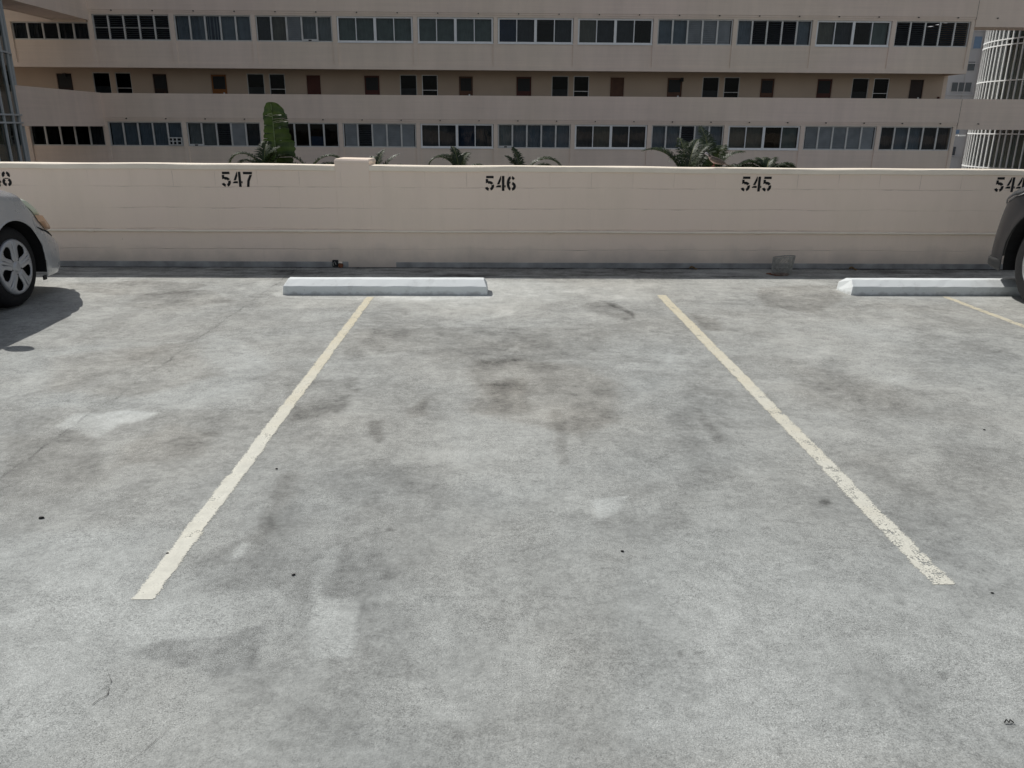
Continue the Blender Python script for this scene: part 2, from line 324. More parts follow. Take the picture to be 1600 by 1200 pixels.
STAINS=[
(0.3,-0.3,0.03,0.05,[(-2.07,3.41),(-2.07,3.56),(-1.83,3.65),(-1.66,3.61),(-1.67,3.52),(-1.78,3.46),(-1.81,3.28),(-1.96,3.38)]),
(0.12,-0.3,0.15,0.2,[(-2.29,4.06),(-1.95,5.17),(-1.39,4.55),(-1.36,3.65),(-1.86,3.56),(-2.28,3.65)]),
(0.1,-0.2,0.15,0.2,[(-3.0,4.55),(-2.69,4.84),(-2.24,4.55),(-2.15,3.65),(-2.46,3.65)]),
(0.16,0.0,0.1,0.2,[(-1.04,7.04),(1.43,7.07),(1.22,6.23),(0.65,6.35),(-0.08,5.55),(-0.67,5.76),(-0.97,6.21)]),
(0.14,0.1,0.08,0.15,[(-1.59,6.41),(-0.99,6.31),(-1.19,5.97),(-1.59,5.97)]),
(0.1,-0.1,0.1,0.2,[(0.81,5.19),(1.16,5.19),(1.11,4.06),(0.75,3.84),(0.6,4.56)]),
(0.1,-0.1,0.12,0.2,[(1.94,5.38),(2.96,5.58),(2.7,4.57),(2.21,4.06),(1.81,4.43)]),
(0.18,-0.2,0.01,0.02,[(-0.542,1.933),(-0.535,2.03),(-0.414,1.995),(-0.395,1.737),(-0.501,1.733)]),
(0.12,-0.1,0.02,0.05,[(-0.591,2.291),(-0.536,2.332),(-0.522,2.013),(-0.55,2.013)]),
(0.2,-0.1,0.02,0.04,[(-0.863,2.293),(-0.84,2.356),(-0.82,2.334),(-0.821,2.244),(-0.855,2.221)]),
(0.1,-0.1,0.12,0.3,[(-0.26,3.84),(0.35,3.95),(0.27,2.89),(0.01,2.56),(-0.23,2.89)]),
(0.1,-0.3,0.2,0.3,[(-1.75,2.47),(-1.16,2.38),(-0.91,1.82),(-1.0,1.46),(-1.11,1.41)]),
(0.1,-0.2,0.04,0.05,[(-1.01,1.98),(-0.77,2.02),(-0.77,1.86),(-0.99,1.8),(-1.08,1.88)]),
(0.06,-0.3,0.2,0.3,[(0.57,2.13),(1.46,1.92),(1.15,1.36),(0.32,1.37)]),
(-0.13,-0.1,0.008,0.02,[(-0.991,1.769),(-0.926,1.818),(-0.844,1.831),(-0.743,1.845),(-0.649,1.888),(-0.639,1.761),(-0.628,1.696),(-0.703,1.672),(-0.845,1.7)]),
(-0.08,0.0,0.02,0.05,[(-0.909,2.033),(-0.983,2.233),(-0.872,2.378),(-0.78,2.615),(-0.614,2.614),(-0.397,2.419),(-0.337,2.133),(-0.384,1.931),(-0.566,1.997),(-0.698,2.065),(-0.765,2.032)]),
(-0.06,0.0,0.1,0.1,[(-0.49,2.42),(-0.22,2.42),(-0.21,1.81),(-0.31,1.4),(-0.49,1.38),(-0.64,1.61),(-0.64,1.93)]),
(-0.13,0.2,0.04,0.04,[(-0.85,2.93),(-0.88,2.87),(-0.83,2.38),(-0.78,2.33),(-0.78,2.61),(-0.79,2.87)]),
(-0.15,0.2,0.02,0.03,[(-0.613,3.49),(-0.549,3.516),(-0.509,3.272),(-0.534,3.204),(-0.579,3.31)]),
(-0.18,0.3,0.03,0.05,[(-0.46,3.65),(-0.36,3.82),(-0.33,3.58),(-0.43,3.52)]),
(-0.16,0.5,0.1,0.15,[(-0.15,4.56),(0.09,4.56),(0.47,4.42),(0.71,4.06),(0.56,3.47),(0.36,3.31),(0.07,3.47),(-0.15,3.65)]),
(-0.14,0.3,0.06,0.1,[(-0.1,4.06),(0.15,4.17),(0.17,3.65),(-0.06,3.56)]),
(-0.09,0.1,0.02,0.03,[(0.27,3.649),(0.322,3.649),(0.31,2.986),(0.262,2.954)]),
(-0.16,0.1,0.06,0.02,[(0.65,6.04),(0.8,6.23),(0.95,6.13),(1.03,5.86),(1.01,5.62),(0.93,5.54),(0.83,5.66),(0.72,5.81)]),
(-0.16,0.1,0.02,0.005,[(0.829,6.279),(0.966,6.133),(1.029,5.792),(1.011,5.624),(0.98,5.792),(0.905,6.061)]),
(-0.1,0.1,0.05,0.1,[(-1.05,5.75),(-0.69,5.98),(-0.52,5.18),(-0.71,4.7),(-0.97,5.01)]),
(-0.12,0.1,0.03,0.06,[(-1.15,5.26),(-0.26,5.32),(0.37,5.33),(1.0,5.26),(1.13,5.02),(1.04,4.42),(0.48,4.56),(-0.14,4.42),(-0.55,4.7),(-0.93,4.55)]),
(-0.12,0.5,0.12,0.2,[(-2.77,4.55),(-1.99,4.92),(-1.61,4.17),(-1.92,3.84),(-2.37,3.95)]),
(-0.1,0.4,0.1,0.2,[(-1.6,3.39),(-1.31,3.31),(-1.23,3.03),(-1.58,2.96)]),
(-0.16,0.3,0.05,0.1,[(1.48,5.77),(1.64,5.57),(1.59,5.23),(1.43,5.28)]),
(-0.12,0.0,0.08,0.15,[(1.07,4.06),(1.43,3.84),(1.34,3.15),(1.08,3.23),(0.89,3.56)]),
(-0.16,0.1,0.03,0.05,[(0.99,3.65),(1.03,3.63),(1.05,3.23),(0.99,3.23)]),
(-0.16,0.3,0.04,0.1,[(-3.84,6.88),(-3.19,7.07),(-2.55,6.89),(-2.63,6.5),(-3.17,6.39),(-3.61,6.65)]),
(-0.12,0.2,0.05,0.1,[(-2.98,6.44),(-2.47,6.66),(-2.16,6.2),(-2.52,5.83),(-2.87,5.96)]),
(-0.14,0.3,0.05,0.1,[(2.29,6.78),(3.17,6.97),(2.81,6.25),(2.42,5.78),(2.11,6.05)]),
(-0.08,0.1,0.1,0.2,[(1.78,4.56),(2.18,4.56),(2.08,3.65),(1.7,3.47),(1.53,3.84)]),
(-0.12,0.0,0.12,0.25,[(1.88,3.15),(2.39,3.23),(1.89,2.45),(1.66,2.55)]),
(-0.1,0.0,0.1,0.2,[(1.45,3.15),(1.64,2.89),(1.58,2.41),(1.51,2.2),(1.42,2.45)]),
(-0.1,0.0,0.1,0.2,[(0.91,3.65),(1.01,3.02),(1.13,2.41),(1.12,2.12),(0.91,2.28),(0.79,2.89)]),
(-0.08,0.0,0.15,0.2,[(-0.78,3.16),(-0.2,2.89),(-0.19,2.37),(-0.58,2.47)]),
(-0.1,0.1,0.1,0.2,[(0.4,2.66),(0.67,2.56),(0.55,2.2),(0.32,2.24)]),
(-0.14,0.1,0.03,0.06,[(-1.18,4.06),(-0.78,4.17),(-0.76,3.65),(-1.0,3.47)]),
(-0.1,0.2,0.1,0.2,[(-2.21,3.24),(-1.8,3.31),(-1.49,2.78),(-1.84,2.62)]),
(0.13,-0.1,0.015,0.03,[(-1.892,6.507),(-1.853,6.728),(-0.099,6.694),(-0.031,6.423),(-0.094,6.294),(-0.923,6.211),(-1.617,6.303),(-1.829,6.351)]),
(0.09,-0.1,0.015,0.03,[(2.956,6.733),(3.154,6.793),(4.558,6.639),(4.35,6.317),(3.588,6.309),(2.907,6.352)]),
(0.16,-0.2,0.02,0.05,[(0.359,2.661),(0.509,2.687),(0.424,2.517),(0.363,2.498)]),
(-0.07,0.1,0.03,0.03,[(0.23,3.6),(0.29,3.65),(0.3,2.95),(0.25,2.92)]),
(-0.2,0.2,0.01,0.02,[(-0.784,3.97),(-0.744,3.98),(-0.727,3.916),(-0.766,3.906)]),
(-0.2,0.1,0.006,0.006,[(-0.144,1.895),(-0.137,1.904),(-0.121,1.902),(-0.114,1.892),(-0.126,1.886)]),
(-0.2,0.1,0.006,0.006,[(0.484,1.739),(0.494,1.75),(0.508,1.748),(0.511,1.736),(0.498,1.729)]),
(-0.2,0.1,0.006,0.006,[(0.536,1.747),(0.546,1.757),(0.563,1.755),(0.566,1.743),(0.552,1.736)]),
(-0.2,0.1,0.006,0.006,[(1.136,1.656),(1.152,1.671),(1.169,1.667),(1.167,1.651),(1.148,1.641)]),
(-0.2,0.1,0.006,0.006,[(-0.391,2.428),(-0.387,2.446),(-0.372,2.443),(-0.364,2.422),(-0.373,2.41)]),
(-0.2,0.1,0.006,0.006,[(1.2,1.482),(1.215,1.492),(1.23,1.49),(1.229,1.479),(1.212,1.471)]),
(-0.2,0.1,0.006,0.006,[(1.19,1.988),(1.209,2.008),(1.228,2.004),(1.225,1.982),(1.203,1.969)]),
(-0.2,0.1,0.006,0.006,[(1.548,9.31),(1.585,9.417),(1.624,9.397),(1.62,9.28),(1.577,9.206)]),
(-0.2,0.1,0.006,0.006,[(1.219,2.635),(1.244,2.667),(1.269,2.66),(1.264,2.625),(1.236,2.603)])
]
# ================================================================ SETTING
rs = np.random.RandomState(3)
def vnoise(x, y, s, seed):
    r = np.random.RandomState(seed).rand(128, 128); x = x * s + 57.3; y = y * s + 31.7
    xi = np.floor(x).astype(int); yi = np.floor(y).astype(int); fx = x - xi; fy = y - yi
    fx = fx * fx * (3 - 2 * fx); fy = fy * fy * (3 - 2 * fy)
    g = lambda a, b: r[a % 128, b % 128]
    return (g(xi, yi) * (1 - fx) + g(xi + 1, yi) * fx) * (1 - fy) + (g(xi, yi + 1) * (1 - fx) + g(xi + 1, yi + 1) * fx) * fy
def fbm(x, y, s, seed, o=5):
    t = 0; a = 1; n = 0
    for k in range(o): t = t + a * vnoise(x, y, s * 2 ** k, seed + k); n += a; a *= .55
    return t / n - .5
def deck():
    xs = np.concatenate([np.linspace(-60, -6.5, 14), np.arange(-5.6, 5.6, .015), np.linspace(6.5, 60, 14)])
    ys = np.concatenate([np.linspace(-40, .6, 14), np.arange(1.0, 8.0, .015), [8.01]])
    X, Y = np.meshgrid(xs, ys); nx, ny = len(xs), len(ys)
    # stains, worn sealer patches and tyre marks
    T = (.12 * fbm(X, Y, .9, 11) + .12 * fbm(X * .8, Y, 2.2, 21) + .12 * fbm(X, Y, 6, 31, 4)) * (.5 + .6 * np.clip((Y - 1.6) / 3, 0, 1))
    hx = .10 * fbm(X, Y, 3, 201, 6); hy = .10 * fbm(X, Y, 3, 211, 6)
    W = .25 * fbm(X, Y, .6, 41)
    for tone, warm, bl, wp, P in STAINS:
        wx = X + hx * min(1, bl * 12 + .2) + wp * 1.2 * fbm(X, Y, min(12, .35 / max(wp, .02)), 51, 4); wy = Y + hy * min(1, bl * 12 + .2) + wp * 1.2 * fbm(X, Y, min(12, .35 / max(wp, .02)), 61, 4)
        px = [p[0] for p in P]; py = [p[1] for p in P]; pad = bl * 3 + wp + .05
        sel = (X > min(px) - pad) & (X < max(px) + pad) & (Y > min(py) - pad) & (Y < max(py) + pad)
        if not sel.any(): continue
        qx, qy = wx[sel], wy[sel]; n = len(P); ins = np.zeros(qx.shape, bool); dm = np.full(qx.shape, 1e9)
        for i in range(n):
            x1, y1 = P[i]; x2, y2 = P[(i + 1) % n]
            c = ((y1 > qy) != (y2 > qy)) & (qx < (x2 - x1) * (qy - y1) / (y2 - y1 + 1e-9) + x1); ins ^= c
            dx, dy = x2 - x1, y2 - y1; tt = np.clip(((qx - x1) * dx + (qy - y1) * dy) / (dx * dx + dy * dy + 1e-9), 0, 1)
            dm = np.minimum(dm, np.hypot(qx - x1 - tt * dx, qy - y1 - tt * dy))
        sd = np.where(ins, dm, -dm); m = np.clip(.5 + sd / (1.1 * bl + .010), 0, 1); m = m * m * (3 - 2 * m)
        T[sel] += tone * m * (1.15 if bl < .025 else .8) * (1 + 1.2 * fbm(X[sel], Y[sel], 9, 131, 3)); W[sel] += warm * m * .45
    # lighter, warmer tone towards the wall, grime along its foot
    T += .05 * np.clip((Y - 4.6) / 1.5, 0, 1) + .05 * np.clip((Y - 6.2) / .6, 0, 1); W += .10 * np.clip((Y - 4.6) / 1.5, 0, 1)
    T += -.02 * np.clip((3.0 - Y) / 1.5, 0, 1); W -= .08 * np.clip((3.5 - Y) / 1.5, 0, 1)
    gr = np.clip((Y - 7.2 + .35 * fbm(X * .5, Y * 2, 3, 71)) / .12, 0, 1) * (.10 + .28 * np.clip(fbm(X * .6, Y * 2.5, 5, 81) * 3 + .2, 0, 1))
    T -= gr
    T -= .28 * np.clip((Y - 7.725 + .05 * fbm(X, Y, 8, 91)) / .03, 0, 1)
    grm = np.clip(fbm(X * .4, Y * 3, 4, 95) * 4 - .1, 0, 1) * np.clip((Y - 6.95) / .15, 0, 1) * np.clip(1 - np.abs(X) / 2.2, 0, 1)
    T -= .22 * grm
    me = bpy.data.meshes.new('parking_deck'); V = np.stack([X, Y, np.zeros_like(X)], -1).reshape(-1, 3)
    idx = np.arange(nx * ny).reshape(ny, nx); F = np.stack([idx[:-1, :-1], idx[:-1, 1:], idx[1:, 1:], idx[1:, :-1]], -1).reshape(-1, 4)
    me.vertices.add(len(V)); me.vertices.foreach_set('co', V.ravel()); me.loops.add(F.size); me.loops.foreach_set('vertex_index', F.ravel().astype(np.int32))
    me.polygons.add(len(F)); me.polygons.foreach_set('loop_start', np.arange(0, F.size, 4, dtype=np.int32))
    me.update(calc_edges=True)
    a = me.color_attributes.new('stain', 'FLOAT_COLOR', 'POINT')
    C = np.ones((len(V), 4)); C[:, 0] = .5 + T.ravel(); C[:, 1] = .5 + W.ravel(); C[:, 2] = .5; a.data.foreach_set('color', C.ravel())
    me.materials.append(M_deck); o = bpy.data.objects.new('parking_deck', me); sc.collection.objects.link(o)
    tag(o, 'stained grey concrete parking deck', 'ground', kind='structure')
deck()
o = MB().box(-60, 60, -40, 8.008, -.45, -.02).build('deck_slab', M_tower_core); tag(o, 'edge of the concrete deck slab', 'slab', kind='structure')
o = MB().quad((-700, -700, -4), (700, -700, -4), (700, 900, -4), (-700, 900, -4)).build('ground', M_asphalt); tag(o, 'lower ground beyond the deck', 'ground', kind='structure')
o = MB().quad((-60, 8.6, -3.99), (40, 8.6, -3.99), (40, 22, -3.99), (-60, 22, -3.99)).build('garden_bed', M_lawn); tag(o, 'garden strip below the deck wall', 'ground', kind='structure')

def stripe(x0, x1, y0, y1, wear, name, label):
    n = 40; me_b = MB(); rows = []
    for i in range(n + 1):
        y = y0 + (y1 - y0) * i / n; j = .0012 * math.sin(i * 2.7) + .0016 * math.sin(i * .6 + 2)
        rows.append([(x0 + (x1 - x0) * k / 4 + j, y, .0014) for k in range(5)])
    me_b.grid(rows); o = me_b.build(name, M_line)
    uv = o.data.uv_layers.new(name='UVMap')
    for lp in o.data.loops:
        vi = lp.vertex_index; i, k = divmod(vi, 5); uv.data[lp.index].uv = (k / 4, wear(i / n))
    return tag(o, label, 'painted line', 'painted lines between the parking bays')
stripe(-1.10, -1.015, 2.01, 6.36, lambda t: .02 + .05 * t, 'bay_line', 'cream bay line running to the white wheel stop under number 546')
stripe(1.335, 1.435, 2.07, 6.46, lambda t: .11 - .10 * t if t < .5 else .06, 'bay_line', 'speckled cream bay line between numbers 546 and 545, ending on bare deck')
stripe(3.755, 3.835, 2.05, 6.42, lambda t: .10, 'bay_line', 'faded thin bay line by the dark grey car')

def crack(pts, wdt, label):
    b = MB(); L = []; Rr = []
    P = []
    for i in range(len(pts) - 1):
        for k in range(6):
            t = k / 6; P.append((pts[i][0] * (1 - t) + pts[i + 1][0] * t + random.uniform(-.0025, .0025), pts[i][1] * (1 - t) + pts[i + 1][1] * t))
    P.append(pts[-1])
    for i, (x, y) in enumerate(P):
        ww = wdt * .7 * (.3 + random.random()) * (math.sin(math.pi * (i + .5) / len(P)) ** .5)
        L.append((x - ww, y, .0022)); Rr.append((x + ww, y, .0022))
    b.grid([L, Rr]); o = b.build('pavement_crack', M_plastic); tag(o, label, 'crack', kind='structure')
crack([(-1.0, 1.68), (-.975, 1.645), (-.99, 1.61)], .0012, 'short crack in the deck')
crack([(-.975, 1.63), (-.965, 1.60), (-.99, 1.56)], .002, 'dark hooked crack in the deck')
crack([(-.76, 1.50), (-.79, 1.43), (-.83, 1.36), (-.87, 1.25)], .0009, 'hairline crack in the deck')

# ================================================================ DECK WALL
WY = 7.81
wall = thing('block_wall', 'long beige painted block wall with black stencilled bay numbers at the deck edge', 'wall', (0, WY, 0))
def top_z(x): return .992 - .0022 * (x + 4) + .0025 * math.sin(x * 1.7) + .0018 * math.sin(x * 5.3 + 1)
def wall_run(x0, x1, name):
    b = MB(); n = max(2, int(abs(x1 - x0) / .12)); rows = []
    for i in range(n + 1):
        x = x0 + (x1 - x0) * i / n; tz = top_z(x)
        rows.append([(x, 0, -.02), (x, 0, .2), (x, 0, .45), (x, 0, .7), (x, 0, tz - .052), (x, .2, tz - .052), (x, .2, -.02)])
    b.grid(rows); b.add(rows[0], [tuple(range(7))]); b.add(rows[-1], [tuple(range(7))])
    weld(b.build(name, M_block, wall))
    b = MB(); rows = []
    for i in range(n + 1):
        x = x0 + (x1 - x0) * i / n; tz = top_z(x); j = .0025 * math.sin(x * 3.1) + .002 * math.sin(x * 9)
        rows.append([(x, -.010 + j, tz - .051), (x, -.013 + j, tz - .046), (x, -.013 + j, tz - .009), (x, -.006, tz - .001), (x, .01, tz + .001), (x, .19, tz + .001), (x, .21, tz - .008), (x, .21, tz - .051)])
    b.grid(rows, closev=True); b.add(rows[0], [tuple(range(8))]); b.add(rows[-1], [tuple(range(8))])
    weld(b.build('wall_cap', M_cap, wall))
wall_run(-60, -1.575, 'wall_panel'); wall_run(-1.245, 60, 'wall_panel')
b = MB(); pz = 1.045; rows = []
for (ox, oz) in ((0, -.02), (0, .70), (-.008, .88), (-.010, 1.0)): rows.append([(-1.575, ox, oz), (-1.245, ox, oz), (-1.245, .42, oz), (-1.575, .42, oz)])
rows += [[(-1.578, -.013, 1.01), (-1.241, -.013, 1.004), (-1.241, .43, 1.004), (-1.578, .43, 1.01)],
         [(-1.577, -.012, 1.030), (-1.242, -.012, 1.024), (-1.242, .43, 1.024), (-1.577, .43, 1.03)],
         [(-1.565, .004, 1.048), (-1.252, .004, 1.041), (-1.252, .41, 1.041), (-1.565, .41, 1.046)]]
b.grid(rows, closev=True); b.add(rows[-1], [(0, 1, 2, 3)])
weld(b.build('pilaster', M_block, wall, bevel=.008))
b = MB(); b.box(-60, -1.50, -.006, .004, -.005, .054); b.box(-1.02, 60, -.006, .004, -.005, .050)
b.build('base_coating', M_basecoat, wall, bevel=.003)
b = MB(); pts = [(x * .5, -.013, .357 + .0016 * math.sin(x * 1.3)) for x in range(-120, 121)]; b.tube(pts, .011, 10)
cd_ = b.build('conduit', M_cap, wall, smooth=True)
for x in (-4.0, -1.95, -1.62, .52, 1.35, 2.6, 3.95): MB().tube([(x - .025, -.014, .357), (x + .025, -.014, .357)], .0145, 10).build('coupling', M_cap, cd_, smooth=True)

# stencilled bay numbers
def arc(cx, cy, rx, ry, a0, a1, t, n=10):
    out = []
    for k in range(n + 1):
        a = rad(a0 + (a1 - a0) * k / n); out.append(((cx + rx * math.cos(a), cy + ry * math.sin(a)), (cx + (rx - t) * math.cos(a), cy + (ry - t) * math.sin(a))))
    return ('strip', out)
def poly(*p): return ('poly', list(p))
T_ = .18
DIG = {
 '5': [poly((.06, .84), (.56, .84), (.56, 1), (.06, 1)), poly((.03, .5), (.19, .55), (.19, .79), (.03, .79)), arc(.27, .33, .32, .33, 118, 32, T_), arc(.27, .33, .32, .33, 18, -72, T_), arc(.27, .33, .32, .33, -100, -158, T_)],
 '4': [poly((0, .24), (.33, .24), (.33, .38), (.12, .38), (.0, .30)), poly((.06, .43), (.22, .43), (.34, .74), (.34, 1), (.30, 1)), poly((.39, 0), (.56, 0), (.56, 1), (.39, 1)), poly((.57, .24), (.64, .24), (.64, .38), (.57, .38))],
 '7': [poly((0, .84), (.60, .84), (.60, 1), (0, 1)), poly((.42, .80), (.59, .80), (.40, .38), (.35, 0), (.18, 0), (.24, .42))],
 '6': [arc(.30, .5, .31, .5, 102, 255, T_, 18), arc(.30, .5, .31, .5, 80, 40, T_), arc(.29, .31, .32, .31, 72, -75, T_, 14), poly((.19, .47), (.27, .62), (.18, .60), (.17, .5))],
 '8': [arc(.30, .75, .27, .25, -35, 75, T_), arc(.30, .75, .27, .25, 105, 215, T_), arc(.30, .29, .31, .29, 60, -75, T_), arc(.30, .29, .31, .29, 120, 255, T_), poly((.18, .50), (.42, .50), (.42, .56), (.18, .56))],
}
def number(text, xc, zb, hgt=.142, wd=.145, pitch=.105, slant=0.0):
    b = MB(); n = len(text)
    for i, ch in enumerate(text):
        ox = xc + (i - (n - 1) / 2) * pitch - .3 * wd; y = -.0022
        f = lambda p: (ox + p[0] * wd + slant * p[1], y, zb + p[1] * hgt)
        for kind, d in DIG[ch]:
            if kind == 'poly': b.add([f(p) for p in d], [tuple(range(len(d)))])
            else: b.grid([[f(a), f(c)] for a, c in d])
    return b.build('number_marking', M_stencil, wall)
for txt, x, z in (('548', -4.84, .772), ('547', -2.525, .778), ('546', .027, .752), ('545', 2.54, .758), ('544', 5.06, .764)):
    number(txt, x, z)['label'] = 'black stencilled number ' + txt

# ---- broken outlet at the wall foot
t0 = thing('outlet_box', 'small broken dark outlet box at the wall foot below the pilaster', 'outlet box', (-1.60, WY - .012, 0))
MB().box(-.055, .0, -.02, .008, .006, .072).build('housing', M_plastic, t0, bevel=.004)
MB().tube([(.025, .0, .018), (.03, -.04, .022)], [.026, .022], 12).build('pipe_stub', M_rust, t0)
MB().tube([(.01, -.02, .052), (.045, -.025, .050)], [.008, .010], 8).build('broken_rim', M_cap, t0)
MB().tube([(-.04, -.026, .02), (-.045, -.03, .045), (-.028, -.028, .06), (-.015, -.03, .03)], .004, 6).build('wire', M_wire, t0)
# ---- mesh basket over the drain
dr = thing('drain_strainer', 'crooked wire mesh drain strainer standing on a rusty patch by the wall', 'strainer', (2.755, 7.46, 0))
b = MB(); nr, na = 15, 44
def sp(i, a):
    z = .172 * i / nr; r = .088 + .012 * i / nr + .006 * math.sin(a * 2 + 1) ; return (r * math.cos(a) + .012 * i / nr, r * math.sin(a), z + .012 * math.sin(a + 2.2) * i / nr)
for sgn in (1, -1):
    for k in range(na):
        b.tube([sp(i, 2 * math.pi * (k + sgn * i * .5) / na) for i in range(0, nr + 1)], .0019, 4, cap=False)
for i in (0, nr): b.tube([sp(i, 2 * math.pi * k / na) for k in range(na + 1)], .003, 6, cap=False)
b.build('cage', M_wire, dr)
b = MB(); P = []
for k in range(22): a = 2 * math.pi * k / 22; P.append((-.02 + (.11 + .02 * math.sin(3 * a)) * math.cos(a), -.01 + (.10 + .014 * math.sin(2 * a + 1)) * math.sin(a), .003 + .004 * (k % 2)))
b.add([(-.02, 0, .012)] + P, [(0, k + 1, (k + 1) % 22 + 1) for k in range(22)]); b.build('rusty_base', M_rust, dr)
# ---- dry leaves and grit
M_leafdry = mat('dry_leaf', (.24, .16, .08), .8, noise=.3, nscale=30)
def dryleaf(x, y, rz, s, label):
    b = MB(); rows = []
    for i in range(9):
        t = i / 8; wd = s * .32 * math.sin(math.pi * min(1, t * 1.02)) ** .8; rows.append([((t - .5) * s * 2, k * wd, .006 + abs(k) * .018 + .012 * math.sin(t * 5)) for k in (-1, -.5, 0, .5, 1)])
    b.grid(rows); o = b.build('dry_leaf', M_leafdry, smooth=True); o.location = (x, y, 0); o.rotation_euler = (0, 0, rz); tag(o, label, 'leaf', 'dry leaves at the wall foot')
dryleaf(1.96, 7.72, .1, .042, 'curled brown dry leaf at the wall foot between numbers 546 and 545')
dryleaf(3.57, 7.71, -.2, .040, 'yellowish brown dry leaf at the wall foot behind the right wheel stop')
M_grit = mat('black_grit', (.012, .012, .012), .8, noise=.3, nscale=50)
def grit(x, y, s, label, rz=0, el=1.4):
    b = MB(); rnd = random.Random(int(x * 991)); rows = []
    for i in range(6):
        th = math.pi * i / 5; rows.append([(s * el * math.sin(th) * math.cos(2 * math.pi * k / 8) * (1 + .3 * rnd.uniform(-1, 1)), s * math.sin(th) * math.sin(2 * math.pi * k / 8) * (1 + .3 * rnd.uniform(-1, 1)), s * .55 * (1 + math.cos(th))) for k in range(8)])
    b.grid(rows, closev=True); o = b.build('grit_lump', M_grit, smooth=True); o.location = (x, y, 0); o.rotation_euler = (0, 0, rz); tag(o, label, 'debris', 'bits of grit on the deck')
grit(-1.635, 2.52, .0068, 'largest black grit lump, on the deck left of the left bay line', 0)
grit(-.641, 2.14, .0045, 'black grit lump right of the near end of the left bay line', .6)
grit(.415, 2.275, .0046, 'black grit lump in the middle of bay 546', 0)
grit(-.91, 2.94, .0042, 'black grit lump just right of the left bay line', 0)
grit(-1.088, 2.274, .0035, 'tiny black grit speck touching the left edge of the left bay line', 0)
grit(1.508, 2.023, .0035, 'tiny black grit speck right of the near end of the right bay line', 0)
grit(2.293, 3.367, .0045, 'black grit speck in bay 545 at the right of the photo', 0)
b = MB(); b.tube([(0, 0, .004), (.006, .004, .009), (.011, 0, .004), (.016, .005, .008), (.022, -.001, .004)], .0016, 5)
o = b.build('twig', M_grit); o.location = (1.205, 1.48, 0); tag(o, 'tiny black squiggly twig on the deck at the bottom right', 'debris')

# ================================================================ WHEEL STOPS
def wheel_stop(x0, x1, y, slant, label, name='wheel_stop'):
    b = MB(); rows = []; n = 24; rnd = random.Random(int(x0 * 77))
    prof = [(0, 0), (.004, .072), (.008, .075), (.076, .117), (.086, .121), (.160, .121), (.170, .117), (.230, .075), (.234, .072), (.238, 0)]
    for i in range(n + 1):
        t = i / n; x = x0 + (x1 - x0) * t; row = []
        for (py, pz) in prof:
            e = (1 if i == 0 else -1 if i == n else 0)
            ins = e * (.10 * pz + (.02 * max(0, pz - .07) / .05) if pz > .0 else 0) + (slant * py if i == 0 else 0)
            row.append((x + ins - (x0 + x1) / 2, py + rnd.uniform(-.0012, .0012), pz + rnd.uniform(-.001, .001) if pz else 0))
        rows.append(row)
    b.grid(rows); k = len(prof); b.add(rows[0], [tuple(range(k))]); b.add(rows[-1], [tuple(range(k))])
    o = weld(b.build(name, M_pallid, loc=((x0 + x1) / 2, y, 0), bevel=.004))
    tag(o, label, 'wheel stop', 'white concrete wheel stops')
wheel_stop(-1.80, -.085, 6.435, 0, 'white concrete wheel stop standing free at the end of the left bay line')
wheel_stop(3.01, 4.72, 6.47, -.12, 'white concrete wheel stop partly hidden by the dark grey car tyre')
# ================================================================ APARTMENT BUILDING
FY = 45.0; BAY = 4.257; XL, XR = -33.0, 25.5
bld = thing('apartment_building', 'long beige apartment block with window bands and an open corridor of doors', 'building', ((XL + XR) / 2, FY, -4))
OFF = Vector((-(XL + XR) / 2, -FY, 4))
def bb(mb, name, m, parent=None, smooth=False, bevel=0):   # world coordinates -> children of the building root
    p = parent or bld; off = OFF if (parent is None) else Vector((0, 0, 0))
    o = mb.build(name, m, p, smooth, bevel=bevel)
    if parent is None: o.location = OFF
    return o
ROWS = [(.26, 1.53), (5.61, 6.87)]           # sill and head of the two window bands
# walls: spandrels, ribs between windows, lintels
b = MB()
for s, h in ROWS + [(-5.09, -3.82)]:
    if s > -5:
        b.box(XL, XR, FY + .055, FY + .25, s - 1.34 + .22, s)                # recessed spandrel panel
        b.box(XL, XR, FY, FY + .25, s - 1.34, s - 1.34 + .215)             # lip at the foot
        b.box(XL, XR, FY, FY + .25, h, h + .19)                            # lintel
        for k in range(-7, 7):
            x = k * BAY - .245
            x1 = x + .245
            if x < XL or x > XR: continue
            b.box(x + .012, min(x1 - .004, XR), FY, FY + .25, s - 1.34 + .216, h - .001)
b.box(-25.6, -21.60, FY - .004, FY + .2, 6.47, 6.87 - .002)
b.box(XR - .25, XR, FY + .255, FY + 13, -4, 1.74); b.box(XR - .25, XR, FY + .255, FY + 13, 4.28, 7.06); b.box(XR - .25, XR, FY + .25, FY + 13, 9.62, 24)
b.box(XR - .25, XR, FY + 1.75, FY + 13, 1.745, 4.275)
b.box(XL, XR, FY + 13.001, FY + 13.2, -4, 24)
